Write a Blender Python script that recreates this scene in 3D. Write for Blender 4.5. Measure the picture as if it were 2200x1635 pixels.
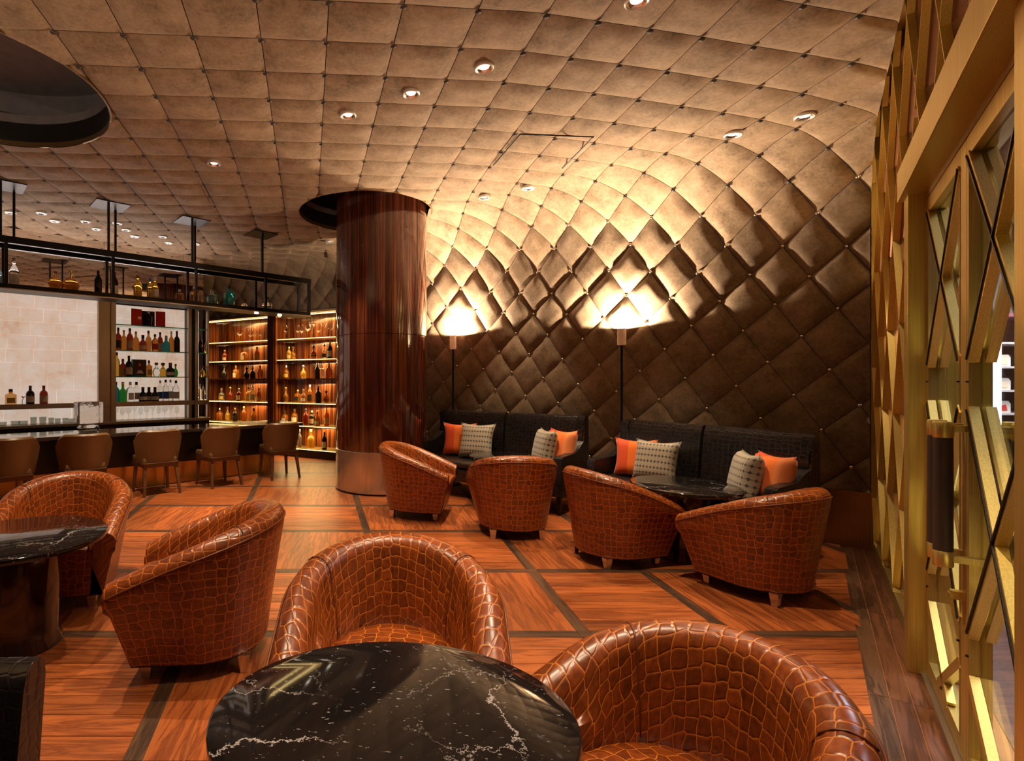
import bpy, bmesh, math, random
from mathutils import Vector, Matrix
random.seed(7)
C = bpy.context.scene.collection
for o in list(bpy.data.objects): bpy.data.objects.remove(o)
sc = bpy.context.scene

# ------------------------------------------------------------------ camera, world, exposure
F, CX, HY, HC = 1150.0, 800.0, 820.0, 1.4          # focal length in px, principal point, horizon, eye height
cam = bpy.data.cameras.new('camera'); co = bpy.data.objects.new('camera', cam); C.objects.link(co)
co.location = (0, 0, HC); co.rotation_euler = (math.pi/2, 0, 0)
cam.sensor_width = 36; cam.lens = 36*F/2200
cam.shift_x = (1100-CX)/2200; cam.shift_y = (HY-817.5)/2200
cam.clip_start = .02; cam.clip_end = 200
sc.camera = co
w = bpy.data.worlds.new('world'); sc.world = w; w.use_nodes = True
w.node_tree.nodes['Background'].inputs[0].default_value = (.62, .5, .42, 1)
w.node_tree.nodes['Background'].inputs[1].default_value = .012
sc.view_settings.view_transform = 'Standard'; sc.view_settings.look = 'None'
sc.view_settings.gamma = 1; sc.view_settings.use_curve_mapping = False
sc.view_settings.exposure = 1.0

def lamp(name, kind, loc, energy, color=(1, .8, .6), aim=None, size=.05, spot=None, blend=.6, size_y=None):
    l = bpy.data.lights.new(name, kind); l.energy = energy; l.color = color
    if kind == 'SPOT': l.spot_size = math.radians(spot); l.spot_blend = blend; l.shadow_soft_size = size
    elif kind == 'POINT': l.shadow_soft_size = size
    else:
        l.size = size
        if size_y: l.shape = 'RECTANGLE'; l.size_y = size_y
    o = bpy.data.objects.new(name, l); C.objects.link(o); o.location = loc
    if aim is not None:
        d = Vector(aim)-Vector(loc); o.rotation_euler = d.to_track_quat('-Z', 'Y').to_euler()
    return o

WARM = (1, .76, .50)

# ------------------------------------------------------------------ helpers
def P(px, py, z):                                     # world point seen at a pixel on the level plane z
    Y = (HC-z)*F/(py-HY); return Vector(((px-CX)/F*Y, Y, z))
MATS = {}
def nodes_of(name):
    m = bpy.data.materials.new(name); m.use_nodes = True
    nt = m.node_tree; b = nt.nodes['Principled BSDF']; return m, nt, b
def N(nt, t, **k):
    n = nt.nodes.new(t)
    for a, v in k.items(): setattr(n, a, v)
    return n
def L(nt, a, b): nt.links.new(a, b)
def ramp(nt, fac, stops, mode='LINEAR'):
    r = N(nt, 'ShaderNodeValToRGB'); r.color_ramp.interpolation = mode
    e = r.color_ramp.elements
    while len(e) > 1: e.remove(e[-1])
    e[0].position = stops[0][0]; e[0].color = (*stops[0][1], 1)
    for p, c in stops[1:]:
        x = e.new(p); x.color = (*c, 1)
    L(nt, fac, r.inputs[0]); return r.outputs[0]
def coords(nt, kind='Object', scale=(1, 1, 1), rot=(0, 0, 0)):
    t = N(nt, 'ShaderNodeTexCoord'); mp = N(nt, 'ShaderNodeMapping')
    mp.inputs['Scale'].default_value = scale; mp.inputs['Rotation'].default_value = rot
    L(nt, t.outputs[kind], mp.inputs[0]); return mp.outputs[0]
def noise(nt, vec, scale=5, detail=4, rough=.5, dist=0):
    n = N(nt, 'ShaderNodeTexNoise'); n.inputs['Scale'].default_value = scale
    n.inputs['Detail'].default_value = detail; n.inputs['Roughness'].default_value = rough
    n.inputs['Distortion'].default_value = dist
    if vec is not None: L(nt, vec, n.inputs['Vector'])
    return n
def bump(nt, h, b, strength=.3, dist=.01):
    n = N(nt, 'ShaderNodeBump'); n.inputs['Strength'].default_value = strength; n.inputs['Distance'].default_value = dist
    L(nt, h, n.inputs['Height']); L(nt, n.outputs[0], b.inputs['Normal'])
def mat(name, col, rough=.5, metal=0, var=.12, scale=8, spec=.5, coat=0, trans=0, ior=1.45, emis=None, es=0):
    if name in MATS: return MATS[name]
    m, nt, b = nodes_of(name)
    v = coords(nt, 'Object'); n = noise(nt, v, scale, 4)
    lo = tuple(max(0, c*(1-var)) for c in col); hi = tuple(min(1, c*(1+var)) for c in col)
    L(nt, ramp(nt, n.outputs[0], [(.3, lo), (.7, hi)]), b.inputs['Base Color'])
    b.inputs['Roughness'].default_value = rough; b.inputs['Metallic'].default_value = metal
    b.inputs['Specular IOR Level'].default_value = spec; b.inputs['Coat Weight'].default_value = coat
    b.inputs['Transmission Weight'].default_value = trans; b.inputs['IOR'].default_value = ior
    if emis: b.inputs['Emission Color'].default_value = (*emis, 1); b.inputs['Emission Strength'].default_value = es
    MATS[name] = m; return m
def brushed(name, col, rough=.3, axis=2):
    if name in MATS: return MATS[name]
    m, nt, b = nodes_of(name)
    s = [90, 90, 90]; s[axis] = 1.2
    n = noise(nt, coords(nt, 'Object', tuple(s)), 2.5, 3)
    L(nt, ramp(nt, n.outputs[0], [(.25, tuple(c*.8 for c in col)), (.75, tuple(min(1, c*1.15) for c in col))]), b.inputs['Base Color'])
    b.inputs['Metallic'].default_value = .85; b.inputs['Roughness'].default_value = rough
    bump(nt, n.outputs[0], b, .06, .002)
    MATS[name] = m; return m
def croc(name, cell, line, size=.054, rough=.3, linew=.042, bumps=.5):
    if name in MATS: return MATS[name]
    m, nt, b = nodes_of(name)
    v = coords(nt, 'UV', (1/size, 1.18/size, 1))
    nz = noise(nt, v, .55, 2)
    add = N(nt, 'ShaderNodeVectorMath', operation='MULTIPLY_ADD'); L(nt, nz.outputs['Color'], add.inputs[0])
    add.inputs[1].default_value = (.7, .9, 0); L(nt, v, add.inputs[2])
    vo = N(nt, 'ShaderNodeTexVoronoi', voronoi_dimensions='2D', feature='DISTANCE_TO_EDGE'); vo.inputs['Scale'].default_value = 1
    vo.inputs['Randomness'].default_value = .33; L(nt, add.outputs[0], vo.inputs['Vector'])
    vc = N(nt, 'ShaderNodeTexVoronoi', voronoi_dimensions='2D', feature='F1'); vc.inputs['Scale'].default_value = 1
    vc.inputs['Randomness'].default_value = .33; L(nt, add.outputs[0], vc.inputs['Vector'])
    fine = noise(nt, v, 2.2, 5)
    cellc = ramp(nt, fine.outputs[0], [(.3, tuple(c*.62 for c in cell)), (.72, tuple(min(1, c*1.35) for c in cell))])
    sep = N(nt, 'ShaderNodeSeparateColor'); L(nt, vc.outputs['Color'], sep.inputs[0])
    hv = N(nt, 'ShaderNodeMapRange'); hv.inputs[3].default_value = .72; hv.inputs[4].default_value = 1.2
    L(nt, sep.outputs[0], hv.inputs[0])
    mul = N(nt, 'ShaderNodeMix', data_type='RGBA', blend_type='MULTIPLY'); mul.inputs[0].default_value = 1
    L(nt, cellc, mul.inputs[6]); L(nt, hv.outputs[0], mul.inputs[7])
    mask = N(nt, 'ShaderNodeMapRange', interpolation_type='SMOOTHSTEP')
    mask.inputs[1].default_value = linew*.45; mask.inputs[2].default_value = linew; mask.inputs[3].default_value = 1; mask.inputs[4].default_value = 0
    L(nt, vo.outputs['Distance'], mask.inputs[0])
    mx = N(nt, 'ShaderNodeMix', data_type='RGBA'); L(nt, mask.outputs[0], mx.inputs[0]); L(nt, mul.outputs[2], mx.inputs[6])
    mx.inputs[7].default_value = (*line, 1)
    L(nt, mx.outputs[2], b.inputs['Base Color']); b.inputs['Roughness'].default_value = rough
    b.inputs['Specular IOR Level'].default_value = .55
    b.inputs['Coat Weight'].default_value = .12; b.inputs['Coat Roughness'].default_value = .3
    hr = N(nt, 'ShaderNodeMapRange', interpolation_type='SMOOTHSTEP'); hr.inputs[2].default_value = .16; L(nt, vo.outputs['Distance'], hr.inputs[0])
    bump(nt, hr.outputs[0], b, bumps, .004)
    MATS[name] = m; return m
def wood_uv(name, dark, light, rough=.35, scale=1.0, coat=.2):
    if name in MATS: return MATS[name]
    m, nt, b = nodes_of(name)
    v = coords(nt, 'UV', (1.1*scale, 13*scale, 1))
    n1 = noise(nt, v, 1.6, 6, .62, 1.2)
    v2 = coords(nt, 'UV', (6*scale, 160*scale, 1)); n2 = noise(nt, v2, 1.5, 2)
    w_ = N(nt, 'ShaderNodeMath', operation='MULTIPLY'); L(nt, n1.outputs[0], w_.inputs[0]); w_.inputs[1].default_value = 7
    fr = N(nt, 'ShaderNodeMath', operation='PINGPONG'); L(nt, w_.outputs[0], fr.inputs[0]); fr.inputs[1].default_value = 1
    mx = N(nt, 'ShaderNodeMath', operation='MULTIPLY_ADD'); L(nt, n2.outputs[0], mx.inputs[0]); mx.inputs[1].default_value = .45; L(nt, fr.outputs[0], mx.inputs[2])
    oi = N(nt, 'ShaderNodeObjectInfo'); mr = N(nt, 'ShaderNodeMapRange'); mr.inputs[3].default_value = .68; mr.inputs[4].default_value = 1.18; L(nt, oi.outputs['Random'], mr.inputs[0])
    mm_ = N(nt, 'ShaderNodeMix', data_type='RGBA', blend_type='MULTIPLY'); mm_.inputs[0].default_value = 1
    L(nt, ramp(nt, mx.outputs[0], [(.12, dark), (.55, tuple((a+c)/2 for a, c in zip(dark, light))), (1.0, light)]), mm_.inputs[6]); L(nt, mr.outputs[0], mm_.inputs[7]); L(nt, mm_.outputs[2], b.inputs['Base Color'])
    b.inputs['Roughness'].default_value = rough; b.inputs['Coat Weight'].default_value = coat; b.inputs['Coat Roughness'].default_value = .25
    bump(nt, mx.outputs[0], b, .08, .002)
    MATS[name] = m; return m
def glass_mat(name, tint=(1, 1, 1), refl=.12):
    if name in MATS: return MATS[name]
    m = bpy.data.materials.new(name); m.use_nodes = True; nt = m.node_tree; nt.nodes.clear()
    out = N(nt, 'ShaderNodeOutputMaterial'); mx = N(nt, 'ShaderNodeMixShader'); tr = N(nt, 'ShaderNodeBsdfTransparent'); gl = N(nt, 'ShaderNodeBsdfGlossy')
    tr.inputs[0].default_value = (*tint, 1); gl.inputs['Roughness'].default_value = .02
    lw = N(nt, 'ShaderNodeLayerWeight'); lw.inputs[0].default_value = .5
    pw = N(nt, 'ShaderNodeMath', operation='POWER'); L(nt, lw.outputs['Facing'], pw.inputs[0]); pw.inputs[1].default_value = 4
    ma = N(nt, 'ShaderNodeMath', operation='MULTIPLY_ADD'); L(nt, pw.outputs[0], ma.inputs[0]); ma.inputs[1].default_value = min(.9, .25+refl*1.8); ma.inputs[2].default_value = refl*.25
    L(nt, ma.outputs[0], mx.inputs[0]); L(nt, tr.outputs[0], mx.inputs[1]); L(nt, gl.outputs[0], mx.inputs[2]); L(nt, mx.outputs[0], out.inputs[0])
    MATS[name] = m; return m
def emit(name, col, s):
    if name in MATS: return MATS[name]
    m, nt, b = nodes_of(name); b.inputs['Base Color'].default_value = (.8, .8, .8, 1)
    n = noise(nt, coords(nt), 4, 2)
    L(nt, ramp(nt, n.outputs[0], [(.2, tuple(c*.94 for c in col)), (.8, col)]), b.inputs['Emission Color'])
    b.inputs['Emission Strength'].default_value = s
    MATS[name] = m; return m

class MB:                                             # collects shapes for ONE mesh object
    def __init__(s): s.v = []; s.f = []; s.uv = None
    def add(s, vs, fs):
        o = len(s.v); s.v += [tuple(p) for p in vs]; s.f += [tuple(i+o for i in f) for f in fs]; return s
    def hexa(s, b, t):                                # bottom loop, top loop
        n = len(b); fs = [tuple(range(n-1, -1, -1)), tuple(range(n, 2*n))]
        fs += [(i, (i+1) % n, n+(i+1) % n, n+i) for i in range(n)]
        return s.add(list(b)+list(t), fs)
    def box(s, x0, x1, y0, y1, z0, z1, tx=1, ty=1):   # tx, ty taper of the bottom
        mx, my = (x0+x1)/2, (y0+y1)/2
        q = [(x0, y0), (x1, y0), (x1, y1), (x0, y1)]
        return s.hexa([(mx+(x-mx)*tx, my+(y-my)*ty, z0) for x, y in q], [(x, y, z1) for x, y in q])
    def prism(s, poly, z0, z1): return s.hexa([(x, y, z0) for x, y in poly], [(x, y, z1) for x, y in poly])
    def lathe(s, prof, n=16, x=0, y=0, sq=None, cap=True):
        vs = []; fs = []
        for r, z in prof:
            for k in range(n):
                a = 2*math.pi*(k+.5)/n; c, q = math.cos(a), math.sin(a)
                if sq: d = (abs(c)**sq+abs(q)**sq)**(-1/sq); c *= d; q *= d
                vs.append((x+r*c, y+r*q, z))
        for i in range(len(prof)-1):
            for k in range(n): fs.append((i*n+k, i*n+(k+1) % n, (i+1)*n+(k+1) % n, (i+1)*n+k))
        if cap: fs.append(tuple(range(n-1, -1, -1))); fs.append(tuple(range((len(prof)-1)*n, len(prof)*n)))
        return s.add(vs, fs)
    def tube(s, pts, r, n=8, cap=True):
        pts = [Vector(p) for p in pts]; vs = []; fs = []
        for i, p in enumerate(pts):
            d = (pts[min(i+1, len(pts)-1)]-pts[max(i-1, 0)]).normalized()
            up = Vector((0, 0, 1)) if abs(d.z) < .9 else Vector((1, 0, 0))
            a = d.cross(up).normalized(); b = d.cross(a)
            for k in range(n):
                t = 2*math.pi*(k+.5)/n; vs.append(p+a*r*math.cos(t)+b*r*math.sin(t))
        for i in range(len(pts)-1):
            for k in range(n): fs.append((i*n+k, i*n+(k+1) % n, (i+1)*n+(k+1) % n, (i+1)*n+k))
        if cap: fs.append(tuple(range(n-1, -1, -1))); fs.append(tuple(range((len(pts)-1)*n, len(pts)*n)))
        return s.add(vs, fs)
    def bar(s, a, b, wdir, w, h):                     # bar from a to b, width w along wdir, height h across
        a, b = Vector(a), Vector(b); d = (b-a).normalized(); wd = Vector(wdir).normalized(); hd = d.cross(wd).normalized()
        q = [wd*w/2+hd*h/2, -wd*w/2+hd*h/2, -wd*w/2-hd*h/2, wd*w/2-hd*h/2]
        return s.hexa([a+x for x in q], [b+x for x in q])
    def build(s, name, m, parent=None, smooth=False, bevel=0, uv=None, loc=None, fix=True):
        me = bpy.data.meshes.new(name); me.from_pydata(s.v, [], s.f)
        if uv:
            l = me.uv_layers.new(name='UVMap')
            for p in me.polygons:
                for li in p.loop_indices: l.data[li].uv = uv[me.loops[li].vertex_index]
        if bevel or fix:
            bm = bmesh.new(); bm.from_mesh(me); bmesh.ops.recalc_face_normals(bm, faces=bm.faces)
            if bevel: bmesh.ops.bevel(bm, geom=bm.edges[:], offset=bevel, segments=2, profile=.6, affect='EDGES')
            bm.to_mesh(me); bm.free()
        if smooth: me.polygons.foreach_set('use_smooth', [True]*len(me.polygons))
        me.materials.append(m)
        if smooth == 'auto': me.set_sharp_from_angle(angle=math.radians(40))
        o = bpy.data.objects.new(name, me); C.objects.link(o)
        if parent: o.parent = parent
        if loc is not None: o.location = loc
        return o
def tag(o, label=None, cat=None, group=None, kind=None):
    if label: o['label'] = label
    if cat: o['category'] = cat
    if group: o['group'] = group
    if kind: o['kind'] = kind
    return o
def thing(name, label, cat, loc=(0, 0, 0), rz=0, group=None):
    o = bpy.data.objects.new(name, None); C.objects.link(o); o.location = loc; o.rotation_euler = (0, 0, rz); o.empty_display_size = .1
    return tag(o, label, cat, group)
def dup(root, loc, rz, label=None, scale=None):
    r = root.copy(); C.objects.link(r); r.location = loc; r.rotation_euler = (0, 0, rz)
    if scale: r.scale = scale
    if label: r['label'] = label
    for ch in list(root.children):
        c = ch.copy(); C.objects.link(c); c.parent = r
        for g in ch.children:
            d = g.copy(); C.objects.link(d); d.parent = c
    return r
def clip(poly, a, b, c):                              # keep a*x+b*y<=c
    out = []
    for i in range(len(poly)):
        p, q = poly[i], poly[(i+1) % len(poly)]; fp = a*p[0]+b*p[1]-c; fq = a*q[0]+b*q[1]-c
        if fp <= 0: out.append(p)
        if fp*fq < 0:
            t = fp/(fp-fq); out.append((p[0]+t*(q[0]-p[0]), p[1]+t*(q[1]-p[1])))
    return out
ORD = ['first', 'second', 'third', 'fourth', 'fifth', 'sixth', 'seventh', 'eighth', 'ninth', 'tenth', 'eleventh', 'twelfth', 'thirteenth', 'fourteenth', 'fifteenth', 'sixteenth', 'seventeenth', 'eighteenth', 'nineteenth', 'twentieth']

# ------------------------------------------------------------------ plan of the room
DO = Vector((2.935, 2.943)); DD = Vector((.632, .775)).normalized(); DN = Vector((-DD.y, DD.x))       # door wall
def dw(s, n, z): p = DO+DD*s+DN*n; return Vector((p.x, p.y, z))
WO = Vector((3.93, 4.72)); WD = Vector((-.695, .719)).normalized(); WN = Vector((-WD.y, WD.x)); WN = WN if WN.y < 0 else -WN   # sofa wall
def sw(u, v, z): p = WO+WD*u+WN*v; return Vector((p.x, p.y, z))
BO = Vector((-4.1, 5.89)); BD = Vector((3.02, 2.47)).normalized(); BN = Vector((-BD.y, BD.x))          # bar front edge
def ba(t, o, z): p = BO+BD*t+BN*o; return Vector((p.x, p.y, z))
BACK = 1.6
VO = Vector((-.66, 9.47)); VD = Vector((-2.41, 1.46)).normalized(); VN = Vector((VD.y, -VD.x)); VN = VN if VN.y > 0 else -VN   # bottle cabinet wall, VN points away
def va(t, o, z): p = VO+VD*t+VN*o; return Vector((p.x, p.y, z))
ZC = 3.6
def zc(x): 
    k = max(0, x-.8); return ZC-.085*k*k/(k+.5)

# ------------------------------------------------------------------ materials
M_floor = wood_uv('oak_orange', (.19, .042, .010), (.46, .125, .030), .38)
M_strip = wood_uv('oak_dark', (.035, .016, .009), (.13, .062, .03), .42)
M_border = wood_uv('oak_border', (.06, .020, .009), (.17, .062, .026), .45)
M_base = mat('subfloor', (.03, .015, .008), .6); M_joint = mat('floor_joint_glint', (.42, .17, .055), .5)  # pale joint colour imitates board bevels catching light
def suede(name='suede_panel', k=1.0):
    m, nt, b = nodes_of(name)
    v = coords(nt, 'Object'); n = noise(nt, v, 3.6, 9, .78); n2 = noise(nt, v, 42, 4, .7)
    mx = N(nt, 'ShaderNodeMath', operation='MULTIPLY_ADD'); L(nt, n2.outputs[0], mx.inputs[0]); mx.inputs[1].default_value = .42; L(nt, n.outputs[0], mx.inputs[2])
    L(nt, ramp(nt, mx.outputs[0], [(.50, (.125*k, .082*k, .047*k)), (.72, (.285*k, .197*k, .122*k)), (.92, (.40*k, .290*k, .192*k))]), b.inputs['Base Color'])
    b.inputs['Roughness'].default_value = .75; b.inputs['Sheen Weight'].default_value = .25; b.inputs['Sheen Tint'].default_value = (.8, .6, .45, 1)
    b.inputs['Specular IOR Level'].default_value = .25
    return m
M_suede = suede(); M_suede_shade = suede('suede_shaded_copy', .58)  # second is a darker copy of the ceiling suede, wall shade put into colour
M_brass = brushed('brushed_brass', (.66, .50, .15), .40)
M_brass2 = brushed('brushed_brass_dark', (.48, .36, .14), .42)
M_bronze = brushed('bronze_panel', (.38, .24, .11), .3)
M_steel = brushed('brushed_steel', (.52, .46, .40), .28)
M_black = mat('black_metal', (.012, .011, .012), .35, .6)
M_nickel = mat('nickel', (.66, .6, .54), .22, 1)
M_tan = croc('tan_croc_leather', (.225, .047, .007), (.62, .19, .026), bumps=.3)
M_blk = croc('black_croc_leather', (.012, .010, .010), (.026, .021, .020), .045, .24, .04, .3)
M_glass = glass_mat('clear_glass', (.97, .98, .97), .035)
M_green = mat('green_glass_edge', (.05, .45, .33), .1, 0, .1, spec=.6)

# ------------------------------------------------------------------ floor: boards laid in squares between dark strips
fl = MB().prism([(-9, -3), (6.5, -3), (9, 6), (9, 14), (-9, 14)], -.06, -.0035).build('floor', M_joint)
tag(fl, 'oak board floor laid in squares framed by dark strips', 'floor', kind='structure')
LINES = [(-3.9, -.21), (-2.75, -.18), (-1.68, -.155), (-.63, -.13), (.45, -.10), (1.184, 0), (2.0, 0), (2.95, 0), (3.9, 0)]
ROWS = [-1.15, -.12, .91, 1.94, 2.97, 3.965, 5.02, 6.05, 7.16, 8.2, 9.25, 10.3]
xl = lambda i, y: LINES[i][0]+LINES[i][1]*y
HW = .038
BL0 = Vector((1.91, 1.975)); BL1 = Vector((3.352, 3.744)); bd = (BL1-BL0).normalized()
ba_, bb_ = bd.y, -bd.x; bc_ = ba_*BL0.x+bb_*BL0.y                 # left of the border line
wa_, wb_ = -WN.x, -WN.y; wc_ = wa_*WO.x+wb_*WO.y-.01               # in front of the sofa wall
boards = []
def board(poly, m, udir, off, big=0, border=True):
    if border: poly = clip(poly, ba_, bb_, bc_-.002)
    poly = clip(poly, wa_, wb_, wc_) if len(poly) > 2 else poly
    if len(poly) < 3: return
    ar = 0
    for i in range(len(poly)): p, q = poly[i], poly[(i+1) % len(poly)]; ar += p[0]*q[1]-p[1]*q[0]
    if abs(ar) < .002: return
    if ar < 0: poly = poly[::-1]
    cx_ = sum(p[0] for p in poly)/len(poly); cy_ = sum(p[1] for p in poly)/len(poly)
    boards.append((poly, m, udir, off, cx_, cy_))
for r in range(len(ROWS)-1):
    y0, y1 = ROWS[r]+HW, ROWS[r+1]-HW
    for c in range(len(LINES)-1):
        if c+1 >= len(LINES): continue
        ym = (y0+y1)/2
        horiz = (c+r) % 2 == 1
        K = 7
        for k in range(K):
            g = .0022; off = (random.random()*9, random.random()*9)
            if horiz:
                a, b = y0+(y1-y0)*k/K+g, y0+(y1-y0)*(k+1)/K-g
                board([(xl(c, a)+HW, a), (xl(c+1, a)-HW, a), (xl(c+1, b)-HW, b), (xl(c, b)+HW, b)], M_floor, (1, 0), off)
            else:
                def xx(y, q): return xl(c, y)+HW+(xl(c+1, y)-xl(c, y)-2*HW)*q
                board([(xx(y0, k/K)+g, y0), (xx(y0, (k+1)/K)-g, y0), (xx(y1, (k+1)/K)-g, y1), (xx(y1, k/K)+g, y1)], M_floor, (0, 1), off)
    for c in range(len(LINES)):
        off = (random.random()*9, random.random()*9)
        board([(xl(c, y0)-HW+.002, y0), (xl(c, y0)+HW-.002, y0), (xl(c, y1)+HW-.002, y1), (xl(c, y1)-HW+.002, y1)], M_strip, (0, 1), off)
    for c in range(len(LINES)-1):
        y = ROWS[r]; off = (random.random()*9, random.random()*9)
        board([(xl(c, y)+HW, y-HW+.002), (xl(c+1, y)-HW, y-HW+.002), (xl(c+1, y)-HW, y+HW-.002), (xl(c, y)+HW, y+HW-.002)], M_strip, (1, 0), off)
    for c in range(len(LINES)):
        y = ROWS[r]; x = xl(c, y)
        board([(x-HW+.002, y-HW+.002), (x+HW-.002, y-HW+.002), (x+HW-.002, y+HW-.002), (x-HW+.002, y+HW-.002)], M_black if False else M_strip, (1, 0), (2.2, 5.1))
# border boards along the door wall
wl0 = DO-DD*6; 
for k in range(3):
    for seg in range(6):
        s0, s1 = -4.3+seg*1.15, -4.3+(seg+1)*1.15-.003
        e0 = -.02+.010+(2-k)*.074; e1 = e0+.071
        pl = [(DO+DD*s+DN*n)[:] for s, n in ((s0, e0), (s1, e0), (s1, e1), (s0, e1))]
        board([tuple(p) for p in pl], M_border if k else M_strip, (DD.x, DD.y), (random.random()*9, random.random()*9), border=False)
def seen(b):
    x, y = b[4], b[5]
    if y < .6: return 0
    px = CX+F*x/y; py = HY+F*HC/y
    if px < -250 or px > 2300 or py > 2400: return 0
    return 1/(y*y)
boards.sort(key=seen, reverse=True)
rest = {}
def board_uv(poly, udir, off):
    return [(p[0]*udir[0]+p[1]*udir[1]+off[0], -p[0]*udir[1]+p[1]*udir[0]+off[1]) for p in poly]
for k, (poly, m, ud, off, x, y) in enumerate(boards):
    uv = board_uv(poly, ud, off)
    if k < 300 and seen(boards[k]):
        MB().prism(poly, -.0033, random.uniform(-.0005, 0)).build('plank', m, fl, uv=uv+uv, fix=False)
    else:
        mb, us = rest.setdefault(m.name, (MB(), [])); mb.prism(poly, -.0033, 0); us += uv+uv
for nm, (mb, us) in rest.items():
    o = mb.build('plank_field', MATS[nm], fl, uv=us, fix=False); o['kind'] = 'stuff'

# ------------------------------------------------------------------ ceiling sheet of suede panels that bends down into the sofa wall
RP = [(115, 68), (265, 75), (415, 80), (561, 86), (702, 92), (846, 98), (990, 106), (1124, 112), (1226, 119.5), (1330, 126), (1432, 133), (1533, 141), (1632, 148), (1727, 154.5), (1823, 164)]
RR = [P(x, y, ZC).xy for x, y in RP]
def sstep(a, b, x): t = min(1, max(0, (x-a)/(b-a))); return t*t*(3-2*t)
def sheet(i, j):
    if i <= 0: r = RR[0]+(RR[1]-RR[0])*i
    elif i >= 14: r = RR[14]+(RR[14]-RR[13])*(i-14)
    else: k = min(13, int(i)); r = RR[k]+(RR[k+1]-RR[k])*(i-k)
    sx = -.119+.082*sstep(5.5, 10.5, i)
    return Vector((r.x+j*.369*sx, r.y+j*.369))
FR = .78; U0 = 1.45
def bend(p):                                          # plan point of the unrolled sheet -> (position, normal, v)
    d = p-WO; u = d.dot(WD); v = d.dot(WN)
    S = 1-.10*(1-sstep(-.4, 1.6, v)); u = U0+(u-U0)*S
    q = FR-v
    if q <= 0:
        z = zc(p.x); b = sw(u, v, 0); return Vector((b.x, b.y, z)), Vector((0, 0, -1)), v
    if q < FR*math.pi/2:
        a = q/FR; vv = FR-FR*math.sin(a); drop = FR*(1-math.cos(a)); n2 = (math.sin(a), -math.cos(a))
    else:
        vv = 0; drop = FR+(q-FR*math.pi/2)*.97; n2 = (1, 0)
    b = sw(u, vv, 0); e = sw(u, max(vv, .0), 0)
    return Vector((b.x, b.y, zc(min(p.x, e.x+.3))-drop)), Vector((WN.x*n2[0], WN.y*n2[0], n2[1])), v
COL = Vector((.12, 7.13)); CR = .6
HOLES = [(Vector((-.09, 6.98)), .86), (P(-75, 190, ZC).xy, .98)]
def tile(i, j, n=6):
    vs = []; 
    for a in range(n+1):
        for b in range(n+1):
            s, t = a/n, b/n
            g = .006; p, nn, v = bend(sheet(i+g+s*(1-2*g), j+g+t*(1-2*g)))
            amp = .014+.05*sstep(.5, -.5, v) if False else .020+.024*(1-sstep(-.6, .7, v))
            amp *= 1-.72*(1-sstep(1.45, 2.05, p.z))
            e = min(s, 1-s, t, 1-t)
            h = amp*((1-abs(2*s-1)**4)*(1-abs(2*t-1)**4))**.5
            vs.append(p+nn*(h-.010*(e == 0)))
    return vs
def tile_faces(n): return [(a*(n+1)+b, a*(n+1)+b+1, (a+1)*(n+1)+b+1, (a+1)*(n+1)+b) for a in range(n) for b in range(n)]
ceil = tag(MB().prism([(-8, -3), (1.0, -3), (1.6, 1.0), (3.2, 3.2), (.9, 6.2), (-1.2, 8.2), (-4, 7.6), (-6.0, 6.8), (-8, 6.4)], ZC+1.0, ZC+1.03).build('ceiling', M_black), 'tufted suede panel ceiling with round openings', 'ceiling', kind='structure')
wsofa = tag(MB().hexa([sw(-.36, -.02, .47), sw(6.5, -.02, .47), sw(6.5, -.06, .47), sw(-.36, -.06, .47)], [sw(-.36, -.02, 2.7), sw(6.5, -.02, 2.7), sw(6.5, -.06, 2.7), sw(-.36, -.06, 2.7)]).build('wall_sofa', M_base), 'dark tufted suede wall behind the sofas', 'wall', kind='structure')
def pxy(p): return (CX+F*p.x/p.y, HY-F*(p.z-HC)/p.y) if p.y > .3 else (9e9, 9e9)
tiles = []; buttons_c = MB(); buttons_w = MB()
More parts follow.
